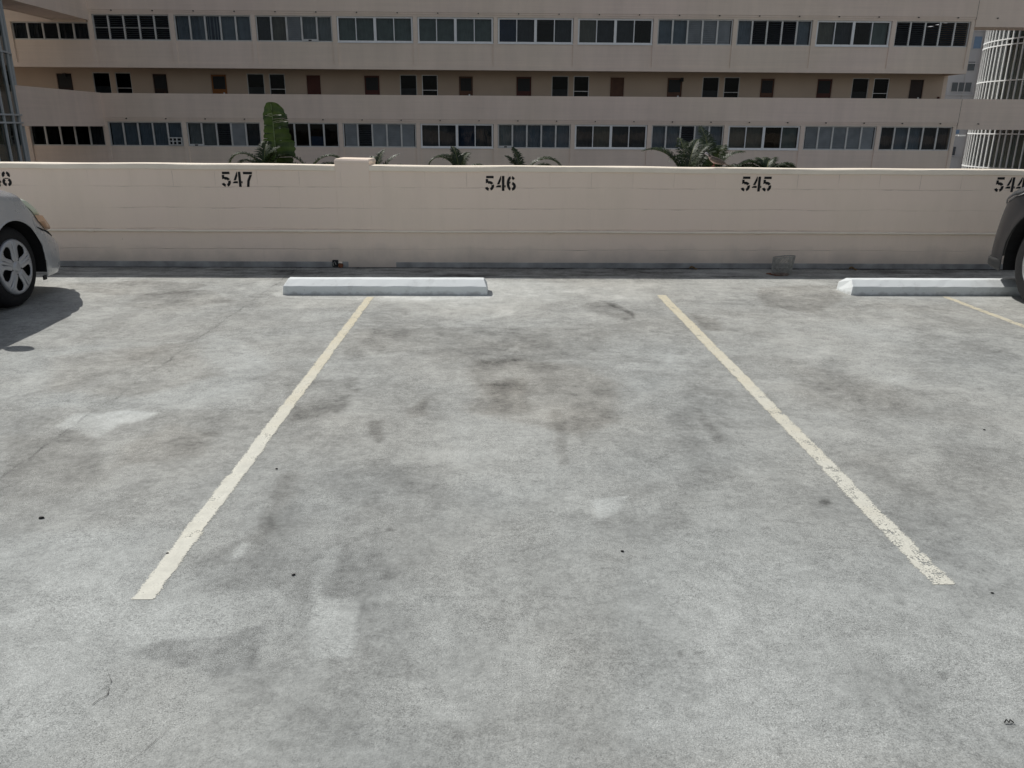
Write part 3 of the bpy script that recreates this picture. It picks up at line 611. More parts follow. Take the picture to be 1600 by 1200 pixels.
# storeys above the picture
for z0 in (9.62, 15.0, 20.3): b.box(XL, XR, FY + .02, FY + .3, z0, z0 + 2.6); b.box(XL, XR, FY - .02, FY + .3, z0 + 2.61, z0 + 3.9); b.box(XL, XR, FY + 1.7, FY + 1.9, z0 + 3.91, z0 + 5.3)
b.box(XL, XR, FY, FY + .3, -4, -1.1)
bb(b, 'wall', M_fac)
b = MB()
for z0 in (1.74, 7.075):
    b.box(-21.55, XR, FY - .045, FY + .14, z0, z0 + 1.245)
    b.box(-21.55, XR, FY - .025, FY + .14, z0 - .10, z0 - .003)
b.box(XL, -21.555, FY - .02, FY + .14, 7.075, 8.3)
pp = bb(b, 'parapet', M_parapet)
b = MB()
bb(MB().box(-21.565, -21.545, FY - .047, FY - .02, 1.64, 2.98), 'expansion_joint', M_black); bb(MB().box(25.50, 25.525, FY - .03, FY + .1, 1.64, 2.98), 'expansion_joint', M_black)
bb(MB().box(-21.565, -21.545, FY - .047, FY - .02, 6.97, 8.3), 'expansion_joint', M_black); bb(MB().box(25.50, 25.525, FY - .03, FY + .1, 6.97, 8.3), 'expansion_joint', M_black)
# slabs and ceilings
b = MB()
for z in (-.98, 4.43, 9.75): b.box(XL, XR - .26, FY + .255, FY + 13, z - .02, z + .12)
for z in (-3.6, 1.78, 7.12): b.box(XL, XR - .26, FY + .145, FY + 13, z, z + .16)
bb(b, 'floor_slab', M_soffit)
b = MB().box(XL - .2, XR + .2, FY - .3, FY + 13.4, 25.7, 26.0); bb(b, 'roof', M_soffit)
b = MB(); CY = FY + 1.70
PX = 7 * 1.21625
# corridor wall with real openings for doors and windows
ops = []
for k in range(-3, 3):
    X = k * PX
    ops += [(X + 1.0, X + 1.93, 2.0, 4.10, 'door'), (X + PX - 2.22, X + PX - 1.36, 2.0, 4.10, 'door'), (X + 3.03, X + 3.98, 2.85, 4.12, 'w1'), (X + 4.26, X + 5.14, 2.85, 4.12, 'w2')]
ops.sort(); x = XL
for (a, c, z0, z1, kd) in ops:
    if a < XL: continue
    b.box(x, a, CY, CY + .15, 1.945, 4.405); b.box(a + .001, c - .001, CY, CY + .15, z1, 4.405)
    if z0 > 2.1: b.box(a + .001, c - .001, CY, CY + .15, 1.945, z0)
    x = c
b.box(x, XR - .255, CY, CY + .15, 1.945, 4.405)
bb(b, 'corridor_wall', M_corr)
b = MB()                                                     # dark rooms behind
for z0, z1 in ((-.85, 1.77), (1.95, 4.4), (4.56, 7.11)):
    b.box(XL, XR - .3, FY + 4.4, FY + 4.45, z0, z1); b.box(XL, XR - .3, FY + (1.9 if z0 > 1.9 and z0 < 2 else .3), FY + 4.39, z0, z0 + .01)
for k in range(-7, 7):
    x = k * BAY - .12
    for z0, z1 in ((-.83, 1.76), (4.58, 7.1)): b.box(x - .05, x + .05, FY + .26, FY + 4.39, z0, z1)
bb(b, 'interior', M_room)
# weep spouts under the parapets
sp0 = None
for z in (1.70, 7.045):
    for k in range(-10, 13):
        x = k * BAY / 2 + 1.1
        if sp0 is None:
            m_ = MB().tube([(0, .02, 0), (0, -.09, -.01)], .028, 8); o = m_.build('drain_spout', M_plastic, bld); sp0 = o
        else: o = sp0.copy(); sc.collection.objects.link(o)
        o.location = Vector((x, FY - .03, z)) + OFF
# ---------------- windows
def curtain(mb, x0, x1, y, z0, z1, folds=5, amp=.012):
    n = folds * 6; ph = random.random() * 6; top = [];  bot = []
    for i in range(n + 1):
        t = i / n; x = x0 + (x1 - x0) * t; d = amp * math.sin(t * folds * 2 * math.pi + ph + .8 * math.sin(t * 9)) 
        top.append((x, y + d, z1)); bot.append((x + .006 * math.sin(t * 20), y + d * 1.3, z0))
    mb.grid([top, bot])
def blades(mb, x0, x1, y, z0, z1, n=11, tilt=.9, gap=0):
    hgt = (z1 - z0) / n; dy = .10 * math.cos(tilt); dz = .115 * math.sin(tilt)
    for i in range(n):
        zc = z0 + (i + .5) * hgt; mb.add([(x0, y - dy / 2, zc - dz / 2), (x1, y - dy / 2, zc - dz / 2), (x1, y + dy / 2, zc + dz / 2), (x0, y + dy / 2, zc + dz / 2),
                 (x0, y - dy / 2, zc - dz / 2 + .008), (x1, y - dy / 2, zc - dz / 2 + .008), (x1, y + dy / 2, zc + dz / 2 + .008), (x0, y + dy / 2, zc + dz / 2 + .008)],
                [(0, 1, 2, 3), (4, 5, 6, 7), (0, 1, 5, 4), (2, 3, 7, 6)])
CUR = {'b': C_blue, 'g': C_grey, 'k': C_dark, 'n': C_green, 't': C_brown, 'u': C_deep}
def window(k, s, h, style, spec):
    x0, x1 = k * BAY + .005, k * BAY + 4.005; y = FY + .07
    fm = M_white_frame if style == 'B' else M_alu
    fw = .055 if style == 'A' else .085
    f = MB(); f.box(x0, x1, y, y + .09, s, s + fw); f.box(x0, x1, y, y + .09, h - fw, h)
    f.box(x0, x0 + fw, y, y + .09, s + fw, h - fw); f.box(x1 - fw, x1, y, y + .09, s + fw, h - fw)
    if style == 'A': cuts = [(x0 + (x1 - x0) * i / 5, .085) for i in range(1, 5)]
    else: cuts = [(x0 + (x1 - x0) * .25, .045), (x0 + (x1 - x0) * .5, .14), (x0 + (x1 - x0) * .75, .045)]
    for cx, cw in cuts: f.box(cx - cw / 2, cx + cw / 2, y - .006, y + .09, s + fw + .001, h - fw - .001)
    if style == 'B': f.box(x0 - .02, x1 + .02, y - .05, y - .002, s - .035, s + .015)
    if 'R' in spec: f.box(x0 + fw, x1 - fw, y + .02, y + .05, s + .60, s + .625)
    fo = bb(f, 'window', fm)
    edges = [x0 + fw] + [c for c, _ in cuts] + [x1 - fw]
    g = MB(); cs = spec.replace('R', '').split()
    for i, c in enumerate(cs):
        a, e = edges[i] + .045, edges[i + 1] - .045
        if 'j' not in c and 'J' not in c:
            pg = MB().quad((a - .02, y + .04, s + fw), (e + .02, y + .04, s + fw), (e + .02, y + .04, h - fw), (a - .02, y + .04, h - fw)); bb(pg, 'pane', M_glass).parent = fo
        for ch in c:
            if ch in CUR:
                m_ = MB(); curtain(m_, a - .04, e + .04, y + .22, s + .02, h - .02, random.choice((3, 4, 5)), random.uniform(.006, .02)); bb(m_, 'curtain', CUR[ch], smooth=True).parent = fo
            if ch in 'jJ':
                m_ = MB(); blades(m_, a, e, y + .05, s + fw, h - fw, 12, random.choice((.95, 1.1, 1.25)) if ch == 'j' else .55); bb(m_, 'louvre', M_louvre if ch == 'j' else M_louvre_dark).parent = fo
            if ch == 'h':
                m_ = MB().box(a, e, y + .16, y + .18, s + fw, s + .56); bb(m_, 'blind', C_deep).parent = fo
            if ch == 'l':
                m_ = MB().box(a, e, y + .16, y + .18, s + fw, s + .5); bb(m_, 'blind', C_grey).parent = fo
            if ch == 'A':
                m_ = MB(); m_.box(a - .03, e + .03, y - .10, y + .03, s + .06, s + .10); m_.box(a - .03, e + .03, y - .10, y + .03, s + .42, s + .47)
                for q in (a - .03, a + .17, (a + e) / 2 + .06, e - .01): m_.box(q, q + .045, y - .10, y + .03, s + .101, s + .419)
                m_.box(a, e, y - .04, y, s + .24, s + .29); ac = bb(m_, 'air_conditioner', M_ac); ac.parent = fo
                m_ = MB().box(a, e, y + .001, y + .02, s + .10, s + .42); bb(m_, 'grille', M_black).parent = ac
            if ch == 'W':
                m_ = MB().box(a - .04, e + .04, y - .03, y + .03, s + .02, s + .13); ac = bb(m_, 'air_conditioner', M_ac); ac.parent = fo
                m_ = MB().box((a + e) / 2 - .08, (a + e) / 2 + .08, y - .04, y - .031, s + .04, s + .10); bb(m_, 'vent', M_black).parent = ac
    for ch in fo.children: ch.location = (0, 0, 0)
    return fo
TOP = {-6: ('A', 'k k J k k'), -5: ('A', 'J J J J J R'), -4: ('A', 'b b bu b b'), -3: ('A', 'k t j gW g'), -2: ('B', 'n n n n'), -1: ('B', 'n n n n'), 0: ('B', 'u k d k'),
       1: ('B', 't k k d'), 2: ('A', 'b b j j j'), 3: ('A', 'b J J J b'), 4: ('B', 't k d n'), 5: ('A', 'J J J J J')}
LOW = {-6: ('A', 'd d d d k'), -5: ('A', 'b b b b bA'), -4: ('A', 'gW g J j k'), -3: ('A', 'k d d h d'), -2: ('A', 'j J ju ju j'), -1: ('B', 'k k u k'), 0: ('A', 'gW b b b b'),
       1: ('B', 'k t k k'), 2: ('A', 'b b J ju b'), 3: ('B', 't t d n'), 4: ('A', 'j j j j j'), 5: ('A', 'k b b k k')}
for k in range(-6, 6):
    st, sp_ = TOP[k]; window(k, ROWS[1][0], ROWS[1][1] - (.40 if k == -6 else 0), st, sp_)
    st, sp_ = LOW[k]; window(k, ROWS[0][0], ROWS[0][1], st, sp_)
# ---------------- corridor doors and windows
dcol = [M_door_dark, M_door_dark, M_door_orange, M_door_red, M_door_red, M_door_brown, M_door_red, M_door_brown, M_door_brown, M_door_brown, M_door_red, M_door_dark, M_door_dark]
di = 0; wi = 0
for (a, c, z0, z1, kd) in ops:
    if kd == 'door':
        m_ = MB().box(a + .05, c - .05, CY + .04, CY + .09, z0, z1 - .05)
        d = bb(m_, 'door', dcol[min(di, len(dcol) - 1)], bevel=.01); di += 1
        f = MB(); f.box(a, a + .048, CY - .012, CY + .12, z0, z1 - .0485); f.box(c - .048, c, CY - .012, CY + .12, z0, z1 - .0485); f.box(a, c, CY - .012, CY + .12, z1 - .048, z1 - .002)
        fr = bb(f, 'door_frame', M_soffit, smooth=False); fr.parent = d; fr.location = (0, 0, 0)
        if di % 4 != 0:  # most doors get a dark panel over their upper part
            dk = bb(MB().box(a + .13, c - .13, CY + .025, CY + .0395, z1 - .80, z1 - .14), 'upper_panel', M_plastic); dk.parent = d; dk.location = (0, 0, 0)
        f = MB(); f.box(c - .28, c - .20, CY + .0, CY + .038, z0 + .85, z0 + 1.12); hh = bb(f, 'handle', M_steel if di % 3 == 0 else M_door_brown); hh.parent = d; hh.location = (0, 0, 0)
    else:
        wi += 1; fm = M_white_frame if wi in (5, 6, 7, 8, 12) and kd == 'w2' else M_alu
        f = MB(); fw = .04
        f.box(a, c, CY + .02, CY + .1, z0, z0 + fw); f.box(a, c, CY + .02, CY + .1, z1 - fw, z1); f.box(a, a + fw, CY + .02, CY + .1, z0 + fw, z1 - fw); f.box(c - fw, c, CY + .02, CY + .1, z0 + fw, z1 - fw)
        if kd == 'w2': f.box(a + fw, c - fw, CY + .03, CY + .07, z0 + .45, z0 + .48)
        fo = bb(f, 'corridor_window', fm)
        m_ = MB(); m_.quad((a + fw, CY + .06, z0 + fw), (c - fw, CY + .06, z0 + fw), (c - fw, CY + .06, z1 - fw), (a + fw, CY + .06, z1 - fw)); p = bb(m_, 'pane', M_cglass); p.parent = fo; p.location = (0, 0, 0)
        if wi % 2:
            m_ = MB(); blades(m_, a + fw, c - fw, CY + .12, z0 + fw, z0 + .55, 5, 1.1); p = bb(m_, 'louvre', M_louvre); p.parent = fo; p.location = (0, 0, 0)
        m_ = MB().box(a, c, CY + .6, CY + .62, z0, z1); p = bb(m_, 'blind', M_room); p.parent = fo; p.location = (0, 0, 0)
for x in (-24.1, 10.33 - .05): bb(MB().box(x, x + .16, CY - .10, CY - .001, 3.86, 4.06), 'corridor_lamp', M_plastic, bevel=.01)
bb(MB().box(25.02, 25.14, CY - .08, CY - .001, 3.02, 3.16), 'fire_alarm', M_door_red, bevel=.01)
# ---------------- bridges at both ends
wl = MB()
for z in (1.28, 6.56):
    wl.box(-21.57, -21.42, 36.5, FY - .002, z, z + 1.72)
    wl.box(-23.45, -23.30, 36.5, FY - .002, z, z + 1.72)
    wl.box(-23.295, -21.575, 36.5, FY - .002, z + .02, z + .24)
lw = bb(wl, 'left_walkway', M_parapet); lw.name = 'walkway'
wr = MB()
for z, zb in ((1.39, 1.39), (6.61, 6.61)):
    wr.box(XR + .03, 42, FY - .01, FY + .14, z, z + 1.60 + (.1 if z > 5 else 0)); wr.box(XR + .03, 42, FY + 1.25, FY + 1.4, z, z + 1.60); wr.box(XR + .03, 42, FY + .145, FY + 1.245, z + .01, z + .25)
bb(wr, 'walkway', M_parapet)

b = MB(); b.box(-40, -27.2, 12, FY - 10, 0 - 4, 24); b.box(-40.2, -27.0, 11.8, FY - 10, 24.001, 24.4)
for z in (1.74, 7.075, 12.4, 17.8): b.box(-27.19, -27.05, 12, FY - 10, z, z + 1.24)
bb(b, 'side_wing', M_fac)
# ================================================================ GLASS STAIR TOWERS
def tower(name, label, cx, cy, r, z0, z1, rings, nm, mull, strip_angles):
    root = thing(name, label, 'stair tower', (cx, cy, z0))
    g = MB(); n = nm
    P = lambda k, rr, z: (rr * math.cos(2 * math.pi * k / n), rr * math.sin(2 * math.pi * k / n), z - z0)
    g.grid([[P(k, r, z) for k in range(n + 1)] for z in (z0, z1)]); g.build('glass', M_tglass, root)
    f = MB()
    for k in range(n):
        a = 2 * math.pi * k / n; ca, sa = math.cos(a), math.sin(a); hw = .034
        c = [((r - .05) * ca + hw * sa, (r - .05) * sa - hw * ca), ((r + .07) * ca + hw * sa, (r + .07) * sa - hw * ca), ((r + .07) * ca - hw * sa, (r + .07) * sa + hw * ca), ((r - .05) * ca - hw * sa, (r - .05) * sa + hw * ca)]
        f.grid([[(x, y, 0) for x, y in c], [(x, y, z1 - z0) for x, y in c]], closev=True)
    f.build('mullions', mull, root)
    f = MB()
    for z in rings:
        rows = []
        for k in range(n * 2):
            a = math.pi * k / n; rows.append([(rr * math.cos(a), rr * math.sin(a), z - z0 + dz) for rr, dz in ((r - .04, -.035), (r + .08, -.035), (r + .08, .035), (r - .04, .035))])
        f.grid(rows, closeu=True, closev=True)
    f.build('transoms', mull, root)
    s = MB()
    for z in [z for i, z in enumerate(rings) if i + 1 < len(rings) and .2 < rings[i + 1] - z < .6]:
        rows = []
        for k in range(48): a = 2 * math.pi * k / 48; rows.append([(rr * math.cos(a), rr * math.sin(a), z - z0 + dz) for rr, dz in ((.6, .02), (r - .12, .02), (r - .12, .28), (.6, .28))])
        s.grid(rows, closeu=True, closev=True)
    s.build('landings', M_tower_core, root)
    c = MB().box(-r * .55, r * .55, -r * .3, r * .6, 0, z1 - z0); c.build('core', M_tower_core, root)
    bl = MB()
    for k0 in strip_angles:  # pale bluish strips set just inside the glass
        for z, zz in ((z0, 1.1), (1.5, 6.4), (7.2, 12)):
            rr = r - .35; bl.quad(*[(rr * math.cos(a), rr * math.sin(a), q - z0) for a, q in ((k0, z), (k0 + .05, z), (k0 + .05, zz), (k0, zz))])
    if bl.v: bl.build('inner_panels', M_pale, root)
    return root
tower('glass_stair_tower', 'curved glass stair tower with white mullion grid at the right of the beige block', 37.5, 53.2, 5.6, -4, 24,
      [-3.2, -.95, 1.15, 1.45, 4.36, 6.47, 6.8, 9.8, 11.8, 12.1, 15, 17.2, 17.5, 20.5, 22.5], 86, M_white, [rad(a) for a in (187, 195, 204, 228, 236)])
tower('glass_stair_tower', 'grey framed glass stair tower at the far left edge, in front of the beige block', -26.05, 35.3, 5.0, -4, 24,
      [-3.2, -.95, 1.42, 1.75, 4.3, 6.8, 7.1, 9.8, 12.1, 12.4, 15, 17.2, 17.5, 20.5, 22.5], 40, M_twf, [rad(a) for a in (300, 310, 322, 333, 343, 352)])

# ================================================================ GREY TOWER FAR BEHIND, STREET LAMP
fb = thing('grey_apartment_tower', 'light grey high-rise with small windows, glimpsed in the gap right of the beige block', 'building', (48, 75, -4))
b = MB(); b.box(40.5 - 48, 43.55 - 48, 0, 16, 0, 44); b.box(43.56 - 48, 56 - 48, -.5, 16, 0, 44); b.build('wall', M_far, fb)
b = MB()
for i in range(14): z = .35 + i * 2.68; b.box(40.5 - 48, 43.55 - 48, -.12, -.001, z + .0, z + .10); 
b.build('ledge', M_far, fb)
b = MB(); 
for i in range(14): z = .35 + i * 2.68; b.box(43.56 - 48, 56 - 48, -.515, -.501, z, z + .03)
for x in (42.4, 46, 49.5): b.box(x - 48, x + .03 - 48, -.51 if x > 43 else -.01, -.5 if x > 43 else 0, 0, 44)
b.build('panel_joint', M_tower_core, fb)
for (x0, x1, z0, z1, m_) in ((42.68, 43.38, 8.35, 9.35, 'b'), (42.50, 43.15, 6.5, 7.25, 'd'), (41.35, 43.15, 4.72, 5.5, 't'), (41.9, 42.8, 1.05, 1.75, 'b'), (42.0, 42.75, -1.0, -.1, 'd'), (41.6, 42.4, -3.4, -2.2, 'd')):
    f = MB(); y = -.05; X0, X1, Z0, Z1 = x0 - 48, x1 - 48, z0 + 4, z1 + 4
    f.box(X0, X1, y, 0, Z0 - .05, Z0); f.box(X0, X1, y, 0, Z1, Z1 + .05); f.box(X0 - .05, X0, y, 0, Z0, Z1); f.box(X1, X1 + .05, y, 0, Z0, Z1)
    if m_ == 't':
        for q in (.33, .66): xx = X0 + (X1 - X0) * q; f.box(xx - .04, xx + .04, y, -.005, Z0, Z1)
    fo = f.build('window', M_far, fb)
    MB().box(X0, X1, -.03, -.004, Z0, Z1).build('pane', M_farblue if m_ == 'b' else M_farglass, fo)
sl_ = thing('street_lamp', 'white curved street lamp arm in the gap between the beige block and the glass tower', 'street lamp', (32.9, 60, -4))
MB().tube([(0, 0, 0), (0, 0, 4.4), (.15, 0, 4.62), (.55, 0, 4.86), (1.0, 0, 4.98), (1.35, 0, 5.0)], [.09, .07, .06, .05, .045, .04], 10).build('pole', M_white, sl_, smooth=True)
MB().box(1.3, 1.85, -.12, .12, 4.93, 5.03).build('lamp_head', M_white, sl_, bevel=.03)
for ch in list(bld.children):
    for g in ch.children_recursive: g.location = (0, 0, 0)

# ================================================================ CARS
def interp(pts, y):
    if y <= pts[0][0]: return pts[0][1]
    for (a, va), (c, vc) in zip(pts, pts[1:]):
        if y <= c:
            t = (y - a) / (c - a); t = t * t * (3 - 2 * t) if abs(vc - va) > .0 else t; return va + (vc - va) * t
    return pts[-1][1]
def carpaint(name, col, metal, rough):
    def f(t, b):
        b.inputs['Coat Weight'].default_value = .6 if col[0] > .1 else .25; b.inputs['Coat Roughness'].default_value = .06
        tc = N(t, 'ShaderNodeTexCoord'); P = tc.outputs['Object']
        s = math_(t, 'ADD', rng(t, noise(t, P, 1.6, 4), .3, .7, .93, 1.05), rng(t, noise(t, P, 400, 2), .3, .7, -.04, .04))
        t.links.new(scale_col(t, col, s), b.inputs['Base Color'])
        t.links.new(rng(t, noise(t, P, 5, 5), .3, .7, rough - .06, rough + .08), b.inputs['Roughness'])
    return mat(name, col, rough, metal, .5, fn=f)
M_lens = bpy.data.materials.new('headlight_lens'); M_lens.use_nodes = True
_b = M_lens.node_tree.nodes['Principled BSDF']; _b.inputs['Base Color'].default_value = (.62, .66, .52, 1); _b.inputs['Roughness'].default_value = .12; _b.inputs['Coat Weight'].default_value = 1
M_amber = mat('amber_lens', (.66, .42, .27), .2, spec=.6, noise=.1, nscale=20)
M_dlens = mat('dark_headlight_lens', (.06, .065, .07), .1, spec=.7, noise=.3, nscale=12)
M_carglass = mat('car_glass', (.015, .018, .02), .05, spec=.8, noise=.1, nscale=2)
M_tyre = mat('tyre_rubber', (.012, .012, .013), .85, noise=.2, nscale=25, bump=.3, bscale=90)
M_hub = mat('silver_hubcap', (.42, .43, .45), .38, metal=.45, noise=.05, nscale=12)
M_alloy = mat('machined_alloy', (.62, .63, .65), .3, metal=.8, noise=.04, nscale=12)
M_chrome = mat('chrome_trim', (.75, .76, .78), .15, metal=1, noise=.02, nscale=5)
M_redlens = mat('red_tail_lens', (.30, .01, .01), .2, spec=.6, noise=.1, nscale=8)

def car(name, label, xc, yax, c):
    root = thing(name, label, 'car', (xc, yax, 0))
    W, wb, yf, yr, Rw, RA, za = c['W'], c['wb'], c['yf'], c['yr'], c['Rw'], c['RA'], c['Rw']
    ysf, ysr, nf = c['ysf'], -wb - .15, c['nf']
    def wid(y):
        if y > ysf: q = min(1, (y - ysf) / (yf - ysf)); return W * max(0, 1 - q ** nf) ** (1 / nf)
        if y < ysr: q = min(1, (ysr - y) / (ysr - yr)); return W * max(0, 1 - q ** 3.2) ** (1 / 3.2)
        return W
    zlow = lambda y: interp(c['low'], y); zsh = lambda y: interp(c['sh'], y); ztop = lambda y: interp(c['top'], y)
    def arch(y):
        for yc in (0, -wb):
            d = y - yc
            if abs(d) < RA: return za + math.sqrt(RA * RA - d * d) * c.get('AH', 1)
        return 0
    def S(y, v, side=1, off=0):       # v 0..1 flank, 1..2 over the top to the centre line
        w = wid(y); lo = max(zlow(y), arch(y)); zs = zsh(y); zt = ztop(y)
        if v <= 1:
            z = lo + v * (zs - lo); u = (z - .5) / .45
            x = w * (1 - c['tuck'] * max(0, -u) ** 2 - c['shin'] * max(0, u) ** 2) - c.get('crease', 0) * math.exp(-((z - c.get('cz', .5)) / .05) ** 2)
            x += c.get('flare', 0) * sum(math.exp(-((math.hypot(y - yc, z - za) - RA) / .05) ** 2) for yc in (0, -wb)) * (1 if w > W * .9 else 0)
            x = max(0, x) + off
        else:
            a = (v - 1) * math.pi / 2; xs = w * (1 - c['shin'] * max(0, (zs - .5) / .45) ** 2)
            x = max(0, xs) * math.cos(a) ** .72 + off * math.cos(a); z = zs + (zt - zs) * math.sin(a) ** .85 + off * math.sin(a)
        y2 = y + (off if y > ysf + .2 else 0) - c.get('rake', 0) * max(0, z - .38) * max(0, min(1, (y - ysf) / (yf - ysf)))
        return (side * x, y2, z)
    ys = list(np.linspace(-wb - RA - .002, yr, 18)[::-1]) 
    ys = [yr + (ysr - yr) * (1 - math.cos(math.pi / 2 * i / 14)) for i in range(15)]
    ys += list(np.linspace(ysr, -wb - RA - .002, 4)[1:]) if ysr < -wb - RA else []
    for yc in (-wb, 0):
        ys += [yc - RA - .001] + [yc - RA * math.cos(math.pi * i / 28) * .99999 for i in range(29)] + [yc + RA + .001]
        if yc == -wb: ys += list(np.linspace(-wb + RA, -RA, 16)[1:-1])
    ys += [ysf + (yf - ysf) * math.sin(math.pi / 2 * i / 22) for i in range(23)]
    ys = sorted(set(round(float(y), 5) for y in ys if yr <= y <= yf))
    vs = [i / 12 for i in range(12)] + [1 + i / 10 for i in range(11)]
    b = MB(); rows = []
    for y in ys: rows.append([S(y, v, 1) for v in vs] + [S(y, v, -1) for v in vs[::-1][1:]])
    b.grid(rows)
    paint = c['paint']; body = weld(b.build('body', paint, root, smooth=True), .0008)
    # underside
    b = MB().box(-W + .2, W - .2, yr + .4, yf - .5, .22, .30); b.box(-W + .25, W - .25, -wb - .5, .45, .19, .215); b.build('underbody', M_black, root)
    for yc in (0, -wb):
        for sd in (1, -1):
            b = MB(); rows = []
            for i in range(21):
                a = math.pi * (i - 1.5) / 17; p = (yc + (RA + .004) * math.cos(a), za + (RA + .004) * math.sin(a) * c.get('AH', 1)); rows.append([(sd * (W - .012), *p), (sd * (W - .36), *p)])
            b.grid(rows); b.add([r[1] for r in rows], [tuple(range(len(rows)))]); b.build('wheel_arch_liner', M_black, root)
            b = MB(); pts = [(sd * (S(yc + (RA - .002) * math.cos(a), .02, 1)[0] - .004), yc + (RA - .002) * math.cos(a), za + (RA - .002) * math.sin(a) * c.get('AH', 1)) for a in [math.pi * i / 24 for i in range(25)]]
            b.tube(pts, .008 if not c.get('clad') else .006, 6); b.build('arch_lip', M_plastic if c.get('clad') else paint, root, smooth=True)
    # patches that follow the body
    def patch(nm, m, y0, y1, v0, v1, off=.004, n=(14, 10), sides=(1, -1), fn=None, parent=None):
        for sd in sides:
            b = MB(); rows = []
            for i in range(n[0] + 1):
                s_ = i / n[0]; y = y0 + (y1 - y0) * s_; row = []
                for k in range(n[1] + 1):
                    t_ = k / n[1]; a0, a1 = (v0, v1) if fn is None else fn(s_)
                    edge = min(s_, 1 - s_, t_, 1 - t_) * 8
                    row.append(S(y, a0 + (a1 - a0) * t_, sd, off * min(1, .1 + edge)))
                rows.append(row)
            b.grid(rows); o = b.build(nm, m, parent or root, smooth=True)
        return o
    c['details'](patch, S, root, paint)
    # cabin
    b = MB(); bel, rf = c['belt'], c['roof']; ns = 40
    def ring(y0, y1, w0, w1, z, e=.35):
        out = []
        for k in range(ns):
            a = 2 * math.pi * k / ns; ca, sa = math.cos(a), math.sin(a); x = math.copysign(abs(ca) ** e, ca); q = math.copysign(abs(sa) ** e, sa)
            out.append((x * (w0 + (w1 - w0) * (q + 1) / 2), (y0 + y1) / 2 + q * (y1 - y0) / 2, z))
        return out
    L = [ring(bel[0], bel[1], W * .93, W * .90, bel[2]), ring(bel[0] * .93 + rf[0] * .07, bel[1] * .93 + rf[1] * .07, W * .92, W * .88, bel[2] + (rf[2] - bel[2]) * .07),
         ring(bel[0] * .12 + rf[0] * .88, bel[1] * .12 + rf[1] * .88, W * .775, W * .745, rf[2] - .06), ring(rf[0], rf[1], W * .72, W * .70, rf[2] - .015), ring(rf[0] + .15, rf[1] - .15, W * .55, W * .54, rf[2] + .01), ring(rf[0] + .5, rf[1] - .5, W * .2, W * .2, rf[2] + .025)]
    fs = MB(); fs.grid([L[0], L[1]], closev=True); fs.grid(L[2:], closev=True); fs.add(L[-1], [tuple(range(ns))]); fs.build('roof', paint, root, smooth=True)
    fs = MB(); fs.grid([L[1], L[2]], closev=True); cab = fs.build('cabin_glass', M_carglass, root, smooth=True)
    for yy in c['pillars']:
        for sd in (1, -1):
            t_ = .5; P0 = (sd * W * .917, yy, bel[2] + .03); P1 = (sd * W * .757, yy - .05, rf[2] - .06)
            MB().tube([P0, P1], .035, 6).build('pillar', M_plastic, root)
    for sd in (1, -1):
        m = MB(); rows = []
        for i in range(9):
            th = math.pi * i / 8; rows.append([(sd * (W + .0 + .10 * math.cos(th) * -1 * 1.0 * .9), c['mirror'][0] + .055 * math.sin(th) * math.cos(a) , c['mirror'][1] + .075 * math.sin(th) ** .7 * math.sin(a)) for a in [2 * math.pi * k / 12 for k in range(12)]])
        m.grid(rows, closev=True); m.build('door_mirror', paint, root, smooth=True)
    for y0, y1 in c['doors']:
        for sd in (1, -1):
            m = MB(); m.grid([[S(y, v, sd, .0015) for v in np.linspace(.04, .98, 14)] for y in (y0 - .004, y0 + .004)]); m.grid([[S(y, v, sd, .0015) for v in (.03, .05)] for y in np.linspace(y0, y1, 10)])
            m.build('door_seam', M_black, root)
            yy = y1 + (y0 - y1) * .82; q = S(yy, .8, sd, .02); MB().tube([(q[0], yy - .09, q[2]), (q[0] + sd * .01, yy, q[2]), (q[0], yy + .09, q[2])], .014, 8).build('door_handle', paint, root, smooth=True)
    for sd in (1, -1): patch('tail_light', M_redlens, -wb - c['rear'] * .93, -wb - c['rear'] * .55, .7, .98, .006, (8, 6), (sd,))
    # wheels
    proto = None
    for yc in (0, -wb):
        for sd in (1, -1):
            if proto is None:
                proto = wheel(c); o = proto
            else: o = copy_tree(proto)
            o.parent = root; o.location = (sd * (W - .045), yc, Rw); o.rotation_euler = (0, 0, 0 if sd == 1 else math.pi); 
    return root
